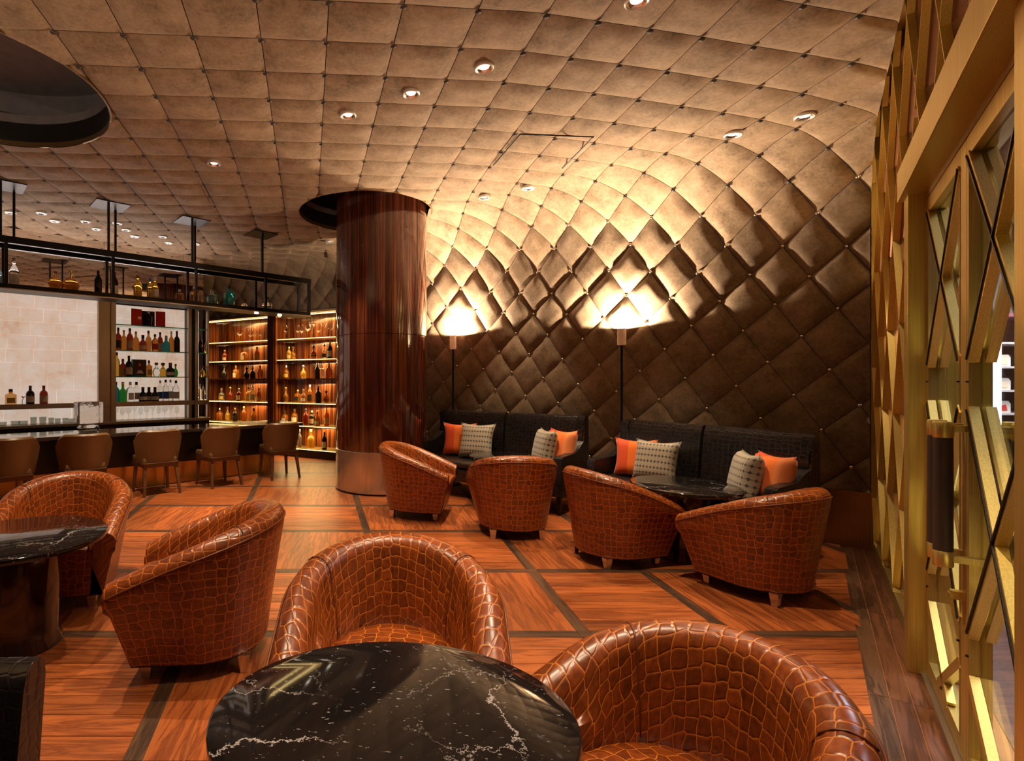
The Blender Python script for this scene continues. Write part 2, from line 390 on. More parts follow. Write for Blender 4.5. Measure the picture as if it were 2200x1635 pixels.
for i in range(-12, 24):
    for j in range(-13, 26):
        c2 = sheet(i+.5, j+.5); pc, nc, v = bend(c2)
        if pc.z < .15 or c2.y > 14: continue
        dn = min((bend(sheet(i+a, j+b))[0].xy-DO).dot(DN) for a in (0, 1) for b in (0, 1)); dx = max((bend(sheet(i+a, j+b))[0].xy-DO).dot(DN) for a in (0, 1) for b in (0, 1))
        if dx < .02: continue
        if (pc.xy-BO).dot(BN) > BACK+.62 and v > 0 and (pc.xy-BO).dot(BD) < 3.6: continue
        if (pc.xy-VO).dot(VN) > .15 and v > 0: continue
        if v < FR and (pc.xy-WO).dot(WD) > 6.25: continue
        cross = [h for h in HOLES if any(abs((sheet(i+a, j+b)-h[0]).length) < h[1] for a in (0, .5, 1) for b in (0, .5, 1))] if v > FR else []
        n = 12 if (cross or dn < .02 or pc.z < .9) else 6
        vs = tile(i, j, n); fs = tile_faces(n)
        for hc, hr in cross:
            ins = [(p.xy-hc).length < hr for p in vs]
            fs = [f for f in fs if not all(ins[k] for k in f)]
            for k, p in enumerate(vs):
                if ins[k]: d = (p.xy-hc).normalized()*hr; p.x = hc.x+d.x; p.y = hc.y+d.y
        if dn < .02:
            ins = [(p.xy-DO).dot(DN) < .02 for p in vs]
            fs = [f for f in fs if not all(ins[k] for k in f)]
            for k, p in enumerate(vs):
                if ins[k]: d = (p.xy-DO).dot(DN)-.02; p.x -= DN.x*d; p.y -= DN.y*d
        if pc.z < .9:
            ins = [p.z < .472 for p in vs]
            fs = [f for f in fs if not all(ins[k] for k in f)]
            for k, p in enumerate(vs):
                if ins[k]: p.z = .472
        if not fs: continue
        x, y = pxy(pc); vis = -120 < x < 2300 and -150 < y < 1250
        q = [pxy(bend(sheet(i+a, j+b))[0]) for a, b in ((0, 0), (1, 0), (1, 1), (0, 1))]
        ar = abs(sum(q[k][0]*q[(k+1) % 4][1]-q[k][1]*q[(k+1) % 4][0] for k in range(4)))/2 if vis else 0
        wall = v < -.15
        tiles.append((ar if vis else 0, vs, fs, wall))
        pb, nb, vb = bend(sheet(i, j))
        if all((pb.xy-h[0]).length > h[1]+.03 for h in HOLES) and (pb.xy-DO).dot(DN) > .05 and pb.z > .5:
            r = .017 if wall else .021; a = nb.orthogonal().normalized(); b = nb.cross(a); c = pb+nb*(.004 if not wall else .002)
            (buttons_w if wall else buttons_c).add([c+nb*.014]+[c+a*r*math.cos(k*math.pi/3)+b*r*math.sin(k*math.pi/3)+nb*.005 for k in range(6)]+[c+a*r*math.cos(k*math.pi/3)+b*r*math.sin(k*math.pi/3) for k in range(6)],
                [(0, 1+k, 1+(k+1) % 6) for k in range(6)]+[(1+k, 7+k, 7+(k+1) % 6, 1+(k+1) % 6) for k in range(6)])
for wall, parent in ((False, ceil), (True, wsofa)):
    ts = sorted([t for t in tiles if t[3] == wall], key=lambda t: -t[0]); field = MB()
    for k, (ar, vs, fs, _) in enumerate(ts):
        if k < 295 and ar > 60: MB().add(vs, fs).build('suede_panel', M_suede_shade if wall else M_suede, parent, smooth=True, fix=False)
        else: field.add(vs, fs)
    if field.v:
        o = field.build('suede_panel_field', M_suede_shade if wall else M_suede, parent, smooth=True, fix=False); o['kind'] = 'stuff'
for mb, par in ((buttons_c, ceil), (buttons_w, wsofa)):
    o = mb.build('tuft_button', M_nickel if par is wsofa else mat('dark_button', (.05, .035, .025), .5), par, smooth=True); o['kind'] = 'stuff'
# bronze skirting under the sofa wall
sk = tag(MB().hexa([sw(-.36, .02, 0), sw(6.5, .02, 0), sw(6.5, -.05, 0), sw(-.36, -.05, 0)], [sw(-.36, .02, .47), sw(6.5, .02, .47), sw(6.5, -.05, .47), sw(-.36, -.05, .47)]).build('baseboard_sofa', M_bronze), 'tall bronze metal skirting under the tufted wall', 'baseboard', kind='structure')
# thin dark seams of the access panels
for loop in ([(1060, 355), (1118, 288), (1196, 291), (1275, 294), (1240, 330), (1208, 362)], [(270, 392), (290, 415), (312, 437)], [(435, 393), (447, 415), (460, 438)]):
    pts = []
    for x, y in loop:
        p = P(x, y, ZC)
        for _ in range(4): p = P(x, y, zc(p.x)-.021)
        pts.append(p)
    MB().tube(pts, .006, 6).build('access_seam', M_black, ceil)
# round coves above the openings
for k, (hc, hr) in enumerate(HOLES):
    t = thing('trim_%d' % (k+1), ['round dark ceiling opening around the wood column', 'large round dark ceiling opening at the left edge'][k], 'ceiling opening', (hc.x, hc.y, ZC)); t['kind'] = 'structure'
    MB().lathe([(hr+.012, -.014), (hr+.012, .03), (hr-.004, .03), (hr-.004, -.014), (hr+.012, -.014)], 64, cap=False).build('rim', M_bronze, t, smooth='auto')
    MB().lathe([(hr, 0), (hr, .28), (hr+.3, .28), (hr+.3, .62), (0.02, .62)], 64, cap=False).build('cove', mat('cove_plaster', (.16, .14, .145), .8), t, smooth='auto')
    MB().lathe([(hr-.003, .0), (hr-.003, .2)], 64, cap=False).build('cove_band', mat('cove_dark', (.012, .01, .009), .4), t, smooth=True)

# ------------------------------------------------------------------ wood column
def column_wood():
    m, nt, b = nodes_of('column_veneer')
    v = coords(nt, 'Object', (9, 9, .25)); n = noise(nt, v, 2.2, 5, .6); v2 = coords(nt, 'Object', (45, 45, .5)); n2 = noise(nt, v2, 1.4, 3)
    mx = N(nt, 'ShaderNodeMath', operation='MULTIPLY_ADD'); L(nt, n2.outputs[0], mx.inputs[0]); mx.inputs[1].default_value = .7; L(nt, n.outputs[0], mx.inputs[2])
    L(nt, ramp(nt, mx.outputs[0], [(.6, (.028, .007, .004)), (.88, (.085, .020, .009)), (1.15, (.19, .052, .02))]), b.inputs['Base Color'])
    b.inputs['Roughness'].default_value = .12; b.inputs['Coat Weight'].default_value = .8; b.inputs['Coat Roughness'].default_value = .04
    return m
M_col = column_wood(); MATS['column_veneer'] = M_col
col = thing('column', 'round glossy rosewood column with a brushed steel base', 'column', (COL.x, COL.y, 0))
MB().lathe([(CR-.004, .53), (CR, .55), (CR, 1.985), (CR-.006, 1.99)], 96, cap=False).build('lower_veneer', M_col, col, smooth='auto')
MB().lathe([(CR-.006, 1.99), (CR, 1.995), (CR, 4.2)], 96, cap=False).build('upper_veneer', M_col, col, smooth='auto')
MB().lathe([(CR+.006, 0.0), (CR+.006, .525), (CR-.006, .53)], 96, cap=False).build('steel_base', brushed('column_steel', (.62, .56, .48), .22), col, smooth='auto')
MB().lathe([(CR+.012, 0), (CR+.012, .02), (CR, .022)], 96, cap=False).build('foot_ring', M_black, col, smooth='auto')
for a in (-42, -118, 20):
    x, y = math.cos(math.radians(a))*(CR+.0005), math.sin(math.radians(a))*(CR+.0005)
    MB().tube([(x, y, .55), (x, y, 3.6)], .0025, 6).build('veneer_joint', M_black, col)

# ------------------------------------------------------------------ tan tub armchair
def u_curve(n=44):
    pts = []
    for k in range(9): pts.append((-.378-.022*k/9, -.385+.385*k/9))
    for k in range(27):
        a = math.pi*k/26; pts.append((-.40*math.cos(a), .40*math.sin(a)))
    for k in range(8, -1, -1): pts.append((.378+.022*k/9, -.385+.385*k/9))
    return pts
def make_tub(M):
    root = thing('tub_armchair', 'x', 'armchair', group='tan crocodile leather tub armchairs')
    U = u_curve(); n = len(U)
    nor = []
    for k in range(n):
        a, b = U[max(k-1, 0)], U[min(k+1, n-1)]; d = Vector((b[0]-a[0], b[1]-a[1])).normalized(); nor.append(Vector((-d.y, d.x)) if True else d)
    # nor must point outwards
    nor = [(q if q.dot(Vector(U[k]) - Vector((0, -.1))) > 0 else -q) for k, q in enumerate(nor)]
    arc = [0]
    for k in range(1, n): arc.append(arc[-1]+math.hypot(U[k][0]-U[k-1][0], U[k][1]-U[k-1][1]))
    def zr(y): 
        t = (y+.385)/.785; return .485+.275*(t+.16*math.sin(math.pi*t)*.6)
    RT = .062
    vs = []; uv = []; m = 0
    for k in range(n):
        x, y = U[k]; q = nor[k]; z = zr(y); prof = []
        def sc_(s, zz): prof.append((x*s, y*s+.01*(1-s), zz))
        for s, zz in ((.76, .09), (.775, .115), (.85, .09+(z-.09)*.35), (.93, .09+(z-.09)*.65), (.985, z-.11), (1.0, z-.062)): sc_(s, zz)
        cxx, cyy = x-q.x*RT, y-q.y*RT
        for a in (25, 50, 75, 100, 125, 150, 175):
            r = math.radians(a); prof.append((cxx+q.x*RT*math.cos(r), cyy+q.y*RT*math.cos(r), z-.062+RT*math.sin(r)))
        for off, zz in ((.134, z-.13), (.152, .40+(z-.40)*.35), (.160, .36)): prof.append((x-q.x*off, y-q.y*off, max(zz, .34)))
        m = len(prof); l = 0
        for i, p in enumerate(prof):
            if i: l += (Vector(p)-Vector(prof[i-1])).length
            vs.append(p); uv.append((arc[k], l))
    fs = [(k*m+i, (k+1)*m+i, (k+1)*m+i+1, k*m+i+1) for k in range(n-1) for i in range(m-1)]
    fs += [tuple(range(m)), tuple(range((n-1)*m+m-1, (n-1)*m-1, -1))]
    MB().add(vs, fs).build('shell', M, root, smooth='auto', uv=uv)
    # seat cushion between the arms
    inn = [(U[k][0]-nor[k].x*.145, U[k][1]-nor[k].y*.145) for k in range(n)]
    half = [(abs(x), y) for x, y in inn[:n//2+1]]
    def hw(y):
        for a, b in zip(half, half[1:]):
            if a[1] <= y <= b[1]+1e-9 and b[1] > a[1]: return a[0]+(b[0]-a[0])*(y-a[1])/(b[1]-a[1])
        return half[0][0] if y < half[0][1] else .02
    G = 14; vs = []; uv = []; fs = []
    y0, y1 = -.375, .256
    for a in range(G+1):
        t = a/G; y = y0+(y1-y0)*t; h = hw(y)+.004
        for b in range(G+1):
            s = b/G*2-1; ed = max(abs(s), abs(2*t-1)) ; z = .405+.05*(1-s*s)*(1-(2*t-1)**2*.7)-.03*max(0, ed-.9)*10*.6
            vs.append((s*h, y, z)); uv.append((s*h+3.1, y+2.2))
    fs = [(a*(G+1)+b, a*(G+1)+b+1, (a+1)*(G+1)+b+1, (a+1)*(G+1)+b) for a in range(G) for b in range(G)]
    o = len(vs)
    for b in range(G+1):
        s = b/G*2-1; vs.append((s*(hw(y0)), y0-.006, .375)); uv.append((s*.27+3.1, 1.7))
    fs += [(o+b, o+b+1, b+1, b) for b in range(G)]
    MB().add(vs, fs).build('seat_cushion', M, root, smooth='auto', uv=uv)
    vs = []; uv = []
    for a in range(5):
        t = a/4; z = .375-(.375-.09)*t; yy = -.372+.075*t
        for b in range(9):
            s = b/8*2-1; vs.append((s*(.245-.03*t), yy, z)); uv.append((s*.27+1.3, z+.7))
    MB().add(vs, [(a*9+b, a*9+b+1, (a+1)*9+b+1, (a+1)*9+b) for a in range(4) for b in range(8)]).build('front_panel', M, root, smooth=True, uv=uv)
    # closed underside
    MB().prism([(U[k][0]*.75, U[k][1]*.75) for k in range(n)], .082, .092).build('underside', M_black, root)
    # welt seams
    welt = mat('tan_welt', (.16, .04, .01), .4)
    MB().tube([(U[k][0]*1.0-nor[k].x*-.002, U[k][1]+nor[k].y*.002, zr(U[k][1])-.055) for k in range(n)], .0045, 6).build('welt', welt, root, smooth=True)
    for k in (13, 30):
        x, y = U[k]; q = nor[k]; z = zr(y); pts = []
        for a in (40, 65, 90, 115, 140, 170):
            r = math.radians(a); pts.append((x-q.x*RT+q.x*(RT+.001)*math.cos(r), y-q.y*RT+q.y*(RT+.001)*math.cos(r), z-.062+(RT+.001)*math.sin(r)))
        pts += [(x-q.x*.133, y-q.y*.133, z-.13), (x-q.x*.151, y-q.y*.151, .40+(z-.40)*.35), (x-q.x*.155, y-q.y*.155, .42)]
        MB().tube(pts, .0035, 6).build('seam', welt, root, smooth=True)
    for sx in (-1, 1):
        for y in (-.235, .215):
            MB().box(sx*.215-.032, sx*.215+.032, y-.028, y+.028, 0, .088, .62, .62).build('leg', M_nickel, root, bevel=.003)
    return root
tub = make_tub(M_tan)
def yaw_to(fx, fy): return math.atan2(fx, -fy)        # front of the chair is -y
TUBS = [((.07, 1.94), math.radians(-5), 'tan crocodile leather tub armchair facing the camera behind the near black marble table'),
        ((.71, 1.27), math.radians(-72), 'tan crocodile leather tub armchair in the lower right corner beside the near marble table'),
        ((-2.02, 3.52), math.radians(15), 'tan leather tub armchair facing forward behind the grey-topped table at the left edge'),
        ((-.86, 2.78), math.radians(-83), 'tan leather tub armchair seen from its side, turned to the table at the left edge'),
        ((.47, 5.66), yaw_to(.95, -.28), 'tan leather tub armchair in front of the wood column, side on'),
        ((1.30, 4.98), yaw_to(.05, 1), 'tan leather tub armchair with its back to the camera before the farther sofa'),
        ((1.90, 4.23), yaw_to(.95, .22), 'tan leather tub armchair facing right toward the table by the nearer sofa'),
        ((2.60, 3.60), yaw_to(-.45, .9), 'tan leather tub armchair turned away, nearest the tufted wall corner')]
for k, (p, rz, lab) in enumerate(TUBS):
    if k == 0: tub.location = (*p, 0); tub.rotation_euler = (0, 0, rz); tub['label'] = lab
    else: dup(tub, (*p, 0), rz, lab, (.93, .93, .97) if k >= 6 or k == 1 else None)

# ------------------------------------------------------------------ marble pedestal tables
def marble():
    m, nt, b = nodes_of('black_marble')
    v = coords(nt, 'Object')
    nz = noise(nt, v, 4.5, 9, .68)
    add = N(nt, 'ShaderNodeVectorMath', operation='MULTIPLY_ADD'); L(nt, nz.outputs['Color'], add.inputs[0]); add.inputs[1].default_value = (.28, .28, .28); L(nt, v, add.inputs[2])
    vo = N(nt, 'ShaderNodeTexVoronoi', feature='DISTANCE_TO_EDGE'); vo.inputs['Scale'].default_value = 2.4; L(nt, add.outputs[0], vo.inputs['Vector'])
    nm = noise(nt, v, 2.3, 2)
    th = N(nt, 'ShaderNodeMapRange'); th.inputs[1].default_value = .36; th.inputs[2].default_value = .60; th.inputs[3].default_value = 0; th.inputs[4].default_value = .0075; L(nt, nm.outputs[0], th.inputs[0])
    lt = N(nt, 'ShaderNodeMath', operation='LESS_THAN'); L(nt, vo.outputs['Distance'], lt.inputs[0]); L(nt, th.outputs[0], lt.inputs[1])
    sp = noise(nt, coords(nt, 'Object', (1, 2.2, 1)), 46, 3, .6); gt = N(nt, 'ShaderNodeMath', operation='GREATER_THAN'); L(nt, sp.outputs[0], gt.inputs[0]); gt.inputs[1].default_value = .675
    g2 = N(nt, 'ShaderNodeMath', operation='MULTIPLY'); L(nt, gt.outputs[0], g2.inputs[0]); g2.inputs[1].default_value = .55
    mx = N(nt, 'ShaderNodeMath', operation='MAXIMUM'); L(nt, lt.outputs[0], mx.inputs[0]); L(nt, g2.outputs[0], mx.inputs[1])
    L(nt, ramp(nt, mx.outputs[0], [(0, (.010, .008, .008)), (1, (.42, .38, .37))]), b.inputs['Base Color'])
    b.inputs['Roughness'].default_value = .07
    return m
M_marble = marble(); MATS['black_marble'] = M_marble
M_ped = mat('pedestal_lacquer', (.035, .014, .009), .16, .3, .3, coat=.5)
def table(loc, a, b, lab, rz=0, h=.577):
    t = thing('pedestal_table', lab, 'table', (loc[0], loc[1], 0), rz, 'marble pedestal tables')
    n = 72
    def ring(s, z): return [(a*s*math.cos(2*math.pi*k/n), b*s*math.sin(2*math.pi*k/n), z) for k in range(n)]
    prof = [(.965, h-.032), (.985, h-.03), (.998, h-.02), (1, h-.012), (.997, h-.004), (.985, h)]
    vs = []; fs = []
    for s, z in prof: vs += ring(s, z)
    for i in range(len(prof)-1): fs += [(i*n+k, i*n+(k+1) % n, (i+1)*n+(k+1) % n, (i+1)*n+k) for k in range(n)]
    fs += [tuple(range(n-1, -1, -1)), tuple(range((len(prof)-1)*n, len(prof)*n))]
    MB().add(vs, fs).build('marble_top', M_marble, t, smooth='auto')
    r = (a+b)/2
    MB().lathe([(r*.5, 0), (r*.5, .012), (r*.44, .06), (r*.46, .2), (r*.47, h*.6), (r*.46, h-.08), (r*.44, h-.034)], 48).build('pedestal', M_ped, t, smooth='auto')
    MB().lathe([(r*.6, h-.05), (r*.62, h-.045), (r*.62, h-.034)], 48).build('top_plate', M_black, t, smooth='auto')
    return t
table((.05, 1.335), .452, .365, 'round black marble table with white veins, nearest the camera')
table((-1.90, 2.86), .44, .44, 'round marble table with a shiny grey looking top at the left edge')
table((2.5, 4.29), .385, .43, 'small round marble table before the nearer sofa')
table((1.49, 5.92), .41, .43, 'small round marble table before the farther sofa, half hidden by an armchair')

# ------------------------------------------------------------------ black sofas
def make_sofa(Lp, Rp, lab, h=1.0, depth=.62):
    Lp, Rp = Vector(Lp), Vector(Rp); d = (Rp-Lp); ln = d.length; mid = (Lp+Rp)/2
    rz = math.atan2(d.y, d.x)
    s = thing('sofa', lab, 'sofa', (mid.x, mid.y, 0), rz, 'black crocodile leather sofas')
    hl = ln/2
    # local: x along the back, back at y=0, front at y=-depth
    def slab(x0, x1, prof, name, m=M_blk):
        vs = []; uv = []; n = len(prof); K = 12
        for a in range(K+1):
            x = x0+(x1-x0)*a/K; l = 0
            for i, (y, z) in enumerate(prof):
                if i: l += math.hypot(y-prof[i-1][0], z-prof[i-1][1])
                vs.append((x, y, z)); uv.append((x, l))
        fs = [(a*n+i, a*n+(i+1) % n, (a+1)*n+(i+1) % n, (a+1)*n+i) for a in range(K) for i in range(n)]
        e = len(vs); vs += vs[:n]+vs[K*n:K*n+n]; uv += [(p[1]+.3, p[2]) for p in vs[e:]]
        fs += [tuple(range(e+n-1, e-1, -1)), tuple(range(e+n, e+2*n))]
        return MB().add(vs, fs).build(name, m, s, smooth='auto', uv=uv)
    bp = [(-.02, .20), (.0, .45), (.035, .78), (.05, h-.05), (.035, h-.012), (.0, h), (-.03, h-.012), (-.055, h-.06), (-.075, h-.18), (-.10, .62), (-.115, .42), (-.12, .20)]
    slab(-hl, -.012, bp, 'back_panel'); slab(.012, hl, bp, 'back_panel')
    MB().tube([(0, -.045, h-.02), (0, -.078, h-.19), (0, -.102, .62), (0, -.117, .43)], .006, 6).build('back_seam', M_black, s)
    slab(-hl+.07, hl-.07, [(-.10, .20), (-.10, .36), (-depth+.02, .36), (-depth, .345), (-depth, .22), (-depth+.02, .20)], 'seat_base')
    sp = [(-.11, .362), (-.11, .43), (-.2, .455), (-depth*.7, .46), (-depth+.02, .445), (-depth-.012, .415), (-depth-.005, .375), (-depth+.03, .362)]
    slab(-hl+.075, -.008, sp, 'seat_cushion'); slab(.008, hl-.075, sp, 'seat_cushion')
    # swept arms
    ap = [(.05, .20), (.05, h-.05), (.02, h), (-.05, h-.01), (-.075, h-.06), (-.06, h-.2), (-.085, h-.28), (-.16, .70), (-.28, .635), (-depth+.02, .62), (-depth-.02, .605), (-depth-.03, .58), (-depth-.015, .2)]
    for sx in (-1, 1):
        slab(sx*hl-.02 if sx < 0 else hl-.065, -hl+.065 if sx < 0 else hl+.02, ap, 'arm')
        for y in (-depth+.04, -.03):
            MB().box(sx*(hl-.04)-.025, sx*(hl-.04)+.025, y-.025, y+.025, 0, .205, .6, .6).build('leg', M_black, s)
    return s, (lambda x, y, z: (mid.x+math.cos(rz)*x-math.sin(rz)*y, mid.y+math.sin(rz)*x+math.cos(rz)*y, z)), rz, hl
SA = make_sofa((.98, 7.31), (2.38, 5.99), 'black crocodile leather sofa nearer the wood column', 1.02)
SB = make_sofa((2.70, 5.68), (3.45, 4.18), 'black crocodile leather sofa nearer the door corner', 1.0, .54)

def pillow_mesh(name, m, parent, S=.44, T=.17):
    G = 12; vs = []; uv = []
    for side in (1, -1):
        for a in range(G+1):
            for b in range(G+1):
                s, t = a/G*2-1, b/G*2-1
                pin = 1-.15*(1-abs(s)**2)*(abs(t)**3) ; pin2 = 1-.15*(1-abs(t)**2)*(abs(s)**3)
                th = T*.5*((1-s**4)*(1-t**4))**.5
                vs.append((s*S/2*pin2, side*th, t*S/2*pin)); uv.append((a/G, b/G))
    n = (G+1)**2; fs = []
    for a in range(G):
        for b in range(G):
            q = (a*(G+1)+b, a*(G+1)+b+1, (a+1)*(G+1)+b+1, (a+1)*(G+1)+b); fs.append(q); fs.append(tuple(n+i for i in q[::-1]))
    o = MB().add(vs, fs); me = o.build(name, m, parent, smooth=True, uv=uv, fix=False)
    bm = bmesh.new(); bm.from_mesh(me.data); bmesh.ops.remove_doubles(bm, verts=bm.verts, dist=.0004); bm.to_mesh(me.data); bm.free()
    return me
def stripe_mat():
    m, nt, b = nodes_of('orange_stripe_cloth')
    t = N(nt, 'ShaderNodeTexCoord'); s = N(nt, 'ShaderNodeSeparateXYZ'); L(nt, t.outputs['UV'], s.inputs[0])
    c = ramp(nt, s.outputs[0], [(0, (.85, .085, .006)), (.38, (1.0, .20, .010)), (.78, (.95, .27, .07))], 'CONSTANT')
    n = noise(nt, t.outputs['UV'], 90, 3); 
    mx = N(nt, 'ShaderNodeMix', data_type='RGBA', blend_type='MULTIPLY'); mx.inputs[0].default_value = .25; L(nt, c, mx.inputs[6]); L(nt, n.outputs['Color'], mx.inputs[7])
    L(nt, mx.outputs[2], b.inputs['Base Color']); b.inputs['Roughness'].default_value = .7; b.inputs['Sheen Weight'].default_value = .3
    return m
def weave_mat():
    m, nt, b = nodes_of('patterned_cloth')
    t = N(nt, 'ShaderNodeTexCoord'); s = N(nt, 'ShaderNodeSeparateXYZ'); L(nt, t.outputs['UV'], s.inputs[0])
    def mth(op, a, v, c=None):
        q = N(nt, 'ShaderNodeMath', operation=op); L(nt, a, q.inputs[0])
        if isinstance(v, (int, float)): q.inputs[1].default_value = v
        else: L(nt, v, q.inputs[1])
        return q.outputs[0]
    fx = mth('FRACT', mth('MULTIPLY', s.outputs[0], 13), 0); fy = mth('FRACT', mth('MULTIPLY', s.outputs[1], 7.5), 0)
    dx = mth('ABSOLUTE', mth('SUBTRACT', fx, .5), 0); dy = mth('ABSOLUTE', mth('SUBTRACT', fy, .5), 0)
    star = mth('ADD', mth('MULTIPLY', dx, 1.15), mth('MULTIPLY', dy, 1.9)); s1 = mth('LESS_THAN', star, .40)
    pr = mth('MULTIPLY', mth('MULTIPLY', dx, dy), 30); s2 = mth('LESS_THAN', pr, .45); near = mth('LESS_THAN', dy, .34)
    al = mth('MAXIMUM', mth('MULTIPLY', s1, 1.0), mth('MULTIPLY', mth('MULTIPLY', s2, near), .75))
    n = noise(nt, t.outputs['UV'], 60, 3); al2 = mth('MULTIPLY', al, mth('ADD', n.outputs[0], .35))
    L(nt, ramp(nt, al2, [(0, (.42, .37, .29)), (.9, (.035, .028, .03))]), b.inputs['Base Color'])
    b.inputs['Roughness'].default_value = .55; b.inputs['Sheen Weight'].default_value = .3
    return m
M_or = stripe_mat(); M_pt = weave_mat(); MATS['orange_stripe_cloth'] = M_or; MATS['patterned_cloth'] = M_pt
def pillow(S, x, y, yaw, tilt, m, lab, size=.44, z=None):
    sofa, tr, rz, hl = S
    o = pillow_mesh('cushion', m, None, size); p = tr(x, y, (z or .44)+size*.5)
    o.location = p; o.rotation_euler = (tilt, 0, rz+yaw)
    tag(o, lab, 'cushion', 'orange striped cushions' if m is M_or else 'patterned cushions')
D = math.radians
for S, nm in ((SA, 'farther sofa by the column'), (SB, 'nearer sofa by the corner')):
    hl = S[3]; k = .44 if S is SA else .40; e = .13 if S is SA else 0
    pillow(S, -hl+.28+e, -.24, D(22), D(-13), M_or, 'orange striped cushion at the left end of the %s' % nm, k)
    pillow(S, -hl+.56+e*1.2, -.32, D(10), D(-16), M_pt, 'grey patterned cushion second from the left on the %s' % nm, k+.02)
    pillow(S, hl-.34, -.30, D(-44), D(-12), M_pt, 'grey patterned cushion second from the right on the %s' % nm, k)
    pillow(S, hl-.18, -.24, D(-26), D(-13), M_or, 'orange striped cushion at the right end of the %s' % nm, k)

# black chair cut off by the lower left corner
bc = thing('lounge_chair', 'black crocodile leather chair cut off by the lower left corner', 'chair', (-1.36, 1.46, 0), D(2))
def slab2(root, x0, x1, prof, name, m=M_blk):
    vs = []; uv = []; n = len(prof); K = 6
    for a in range(K+1):
        x = x0+(x1-x0)*a/K; l = 0
        for i, (y, z) in enumerate(prof):
            if i: l += math.hypot(y-prof[i-1][0], z-prof[i-1][1])
            vs.append((x, y, z)); uv.append((x, l))
    fs = [(a*n+i, a*n+(i+1) % n, (a+1)*n+(i+1) % n, (a+1)*n+i) for a in range(K) for i in range(n)]
    e = len(vs); vs += vs[:n]+vs[K*n:K*n+n]; uv += [(p[1]+.3, p[2]) for p in vs[e:]]
    fs += [tuple(range(e+n-1, e-1, -1)), tuple(range(e+n, e+2*n))]
    return MB().add(vs, fs).build(name, m, root, smooth='auto', uv=uv)
slab2(bc, -.42, .42, [(.02, .16), (.07, .56), (.065, .60), (.04, .622), (.01, .622), (-.02, .60), (-.035, .56), (-.06, .40), (-.07, .16)], 'backrest')
slab2(bc, -.40, .40, [(-.06, .28), (-.06, .40), (-.3, .425), (-.55, .41), (-.60, .38), (-.60, .30), (-.57, .28)], 'seat_cushion')
slab2(bc, -.40, .40, [(0, .14), (0, .278), (-.58, .278), (-.58, .14)], 'seat_base')
for sx in (-1, 1):
    for y in (-.52, -.03): MB().box(sx*.35-.025, sx*.35+.025, y-.025, y+.025, 0, .142, .6, .6).build('leg', M_black, bc)

# ------------------------------------------------------------------ uplight lamps by the sofa wall, and two added for ceiling fill
def uplight(loc, lab, top=2.0, e=240, base=True):
    t = thing('uplight_lamp', lab, 'floor lamp', (loc[0], loc[1], 0), 0, 'slim uplight lamps')
    MB().lathe([(.11, 0), (.11, .012), (.10, .018), (.012, .02)], 24).build('base', M_black, t, smooth='auto')
    MB().lathe([(.0125, .018), (.0125, top-.17)], 12).build('pole', mat('blue_black_pole', (.02, .035, .07), .2, .8), t, smooth='auto')
    MB().lathe([(.03, top-.18), (.044, top-.175), (.044, top), (.040, top), (.040, top-.05), (.0, top-.05)], 24, cap=False).build('head', mat('white_head', (.75, .66, .58), .45), t, smooth='auto')
    MB().lathe([(.036, top-.048), (.036, top-.04), (.0, top-.04)], 20, cap=False).build('bulb', emit('lamp_glow', (1, .82, .62), 25), t)
    l = lamp('uplight', 'SPOT', (0, 0, top-.012), e, (1, .77, .53), None, .035, 172, .12); l.rotation_euler = (math.pi, 0, 0); l.parent = t
    return t
p1 = Vector((1.10, 7.30, 0)); p2 = sw(1.62, .16, 0)
uplight(p1, 'slim dark uplight lamp with a white head behind the farther sofa', 2.02)
uplight(p2, 'slim dark uplight lamp with a white head between the two sofas', 1.97)
uplight((-2.9, .6, 0), 'slim dark uplight lamp standing left of the view', 1.97, 150)  # added lamp out of frame, brightens the near ceiling
uplight((.9, -1.5, 0), 'slim dark uplight lamp standing behind the view', 1.97, 150)  # another added lamp, unseen, for the same ceiling fill




# ------------------------------------------------------------------ recessed ceiling downlights
def down_mats():
    return mat('downlight_trim', (.7, .66, .6), .35, .6), mat('downlight_reflector', (.8, .78, .74), .15, 1), emit('downlight_lens', (1, .92, .84), 1.1)
MT, MR, ML = down_mats()
DL = [(1369, 3), (1040, 146), (883, 202), (748, 248), (460, 352), (1729, 251), (1575, 290), (1135, 405), (1040, 425), (708, 520), (22, 457), (89, 458), (117, 475), (184, 476), (207, 492), (252, 480), (271, 494), (289, 508), (350, 509), (363, 522), (421, 524)]
DLAB = ['at the top edge of the picture', 'largest in the middle of the ceiling', 'second in the diagonal row left of the largest', 'third in the diagonal row, above the column', 'alone in the shaded ceiling at left',
        'nearest the door wall', 'second from the door wall', 'right of the column, closer to the sofas', 'right of the column, closer to it', 'low behind the column, left side']
def downlight(px, py, lab):
    p = P(px, py, ZC)
    for _ in range(5): p = P(px, py, zc(p.x)-.03)
    t = thing('downlight', lab, 'downlight', (p.x, p.y, zc(p.x)-.03), 0, 'recessed round downlights')
    MB().lathe([(.052, .02), (.066, .02), (.068, -.004), (.060, -.010), (.050, -.004), (.048, .02)], 24, cap=False).build('trim_ring', MT, t, smooth='auto')
    MB().lathe([(.050, -.004), (.036, .008), (.030, .009)], 20, cap=False).build('reflector', MR, t, smooth='auto')
    MB().lathe([(.036, .008), (.034, .005), (.0, .004)], 16, cap=False).build('lens', ML, t)
    return p
DP = []
for k, (px, py) in enumerate(DL):
    lab = 'small round recessed downlight '+DLAB[k] if k < len(DLAB) else 'tiny round recessed downlight, %s from the left in the ceiling over the bar' % ORD[k-len(DLAB)]
    DP.append(downlight(px, py, lab))
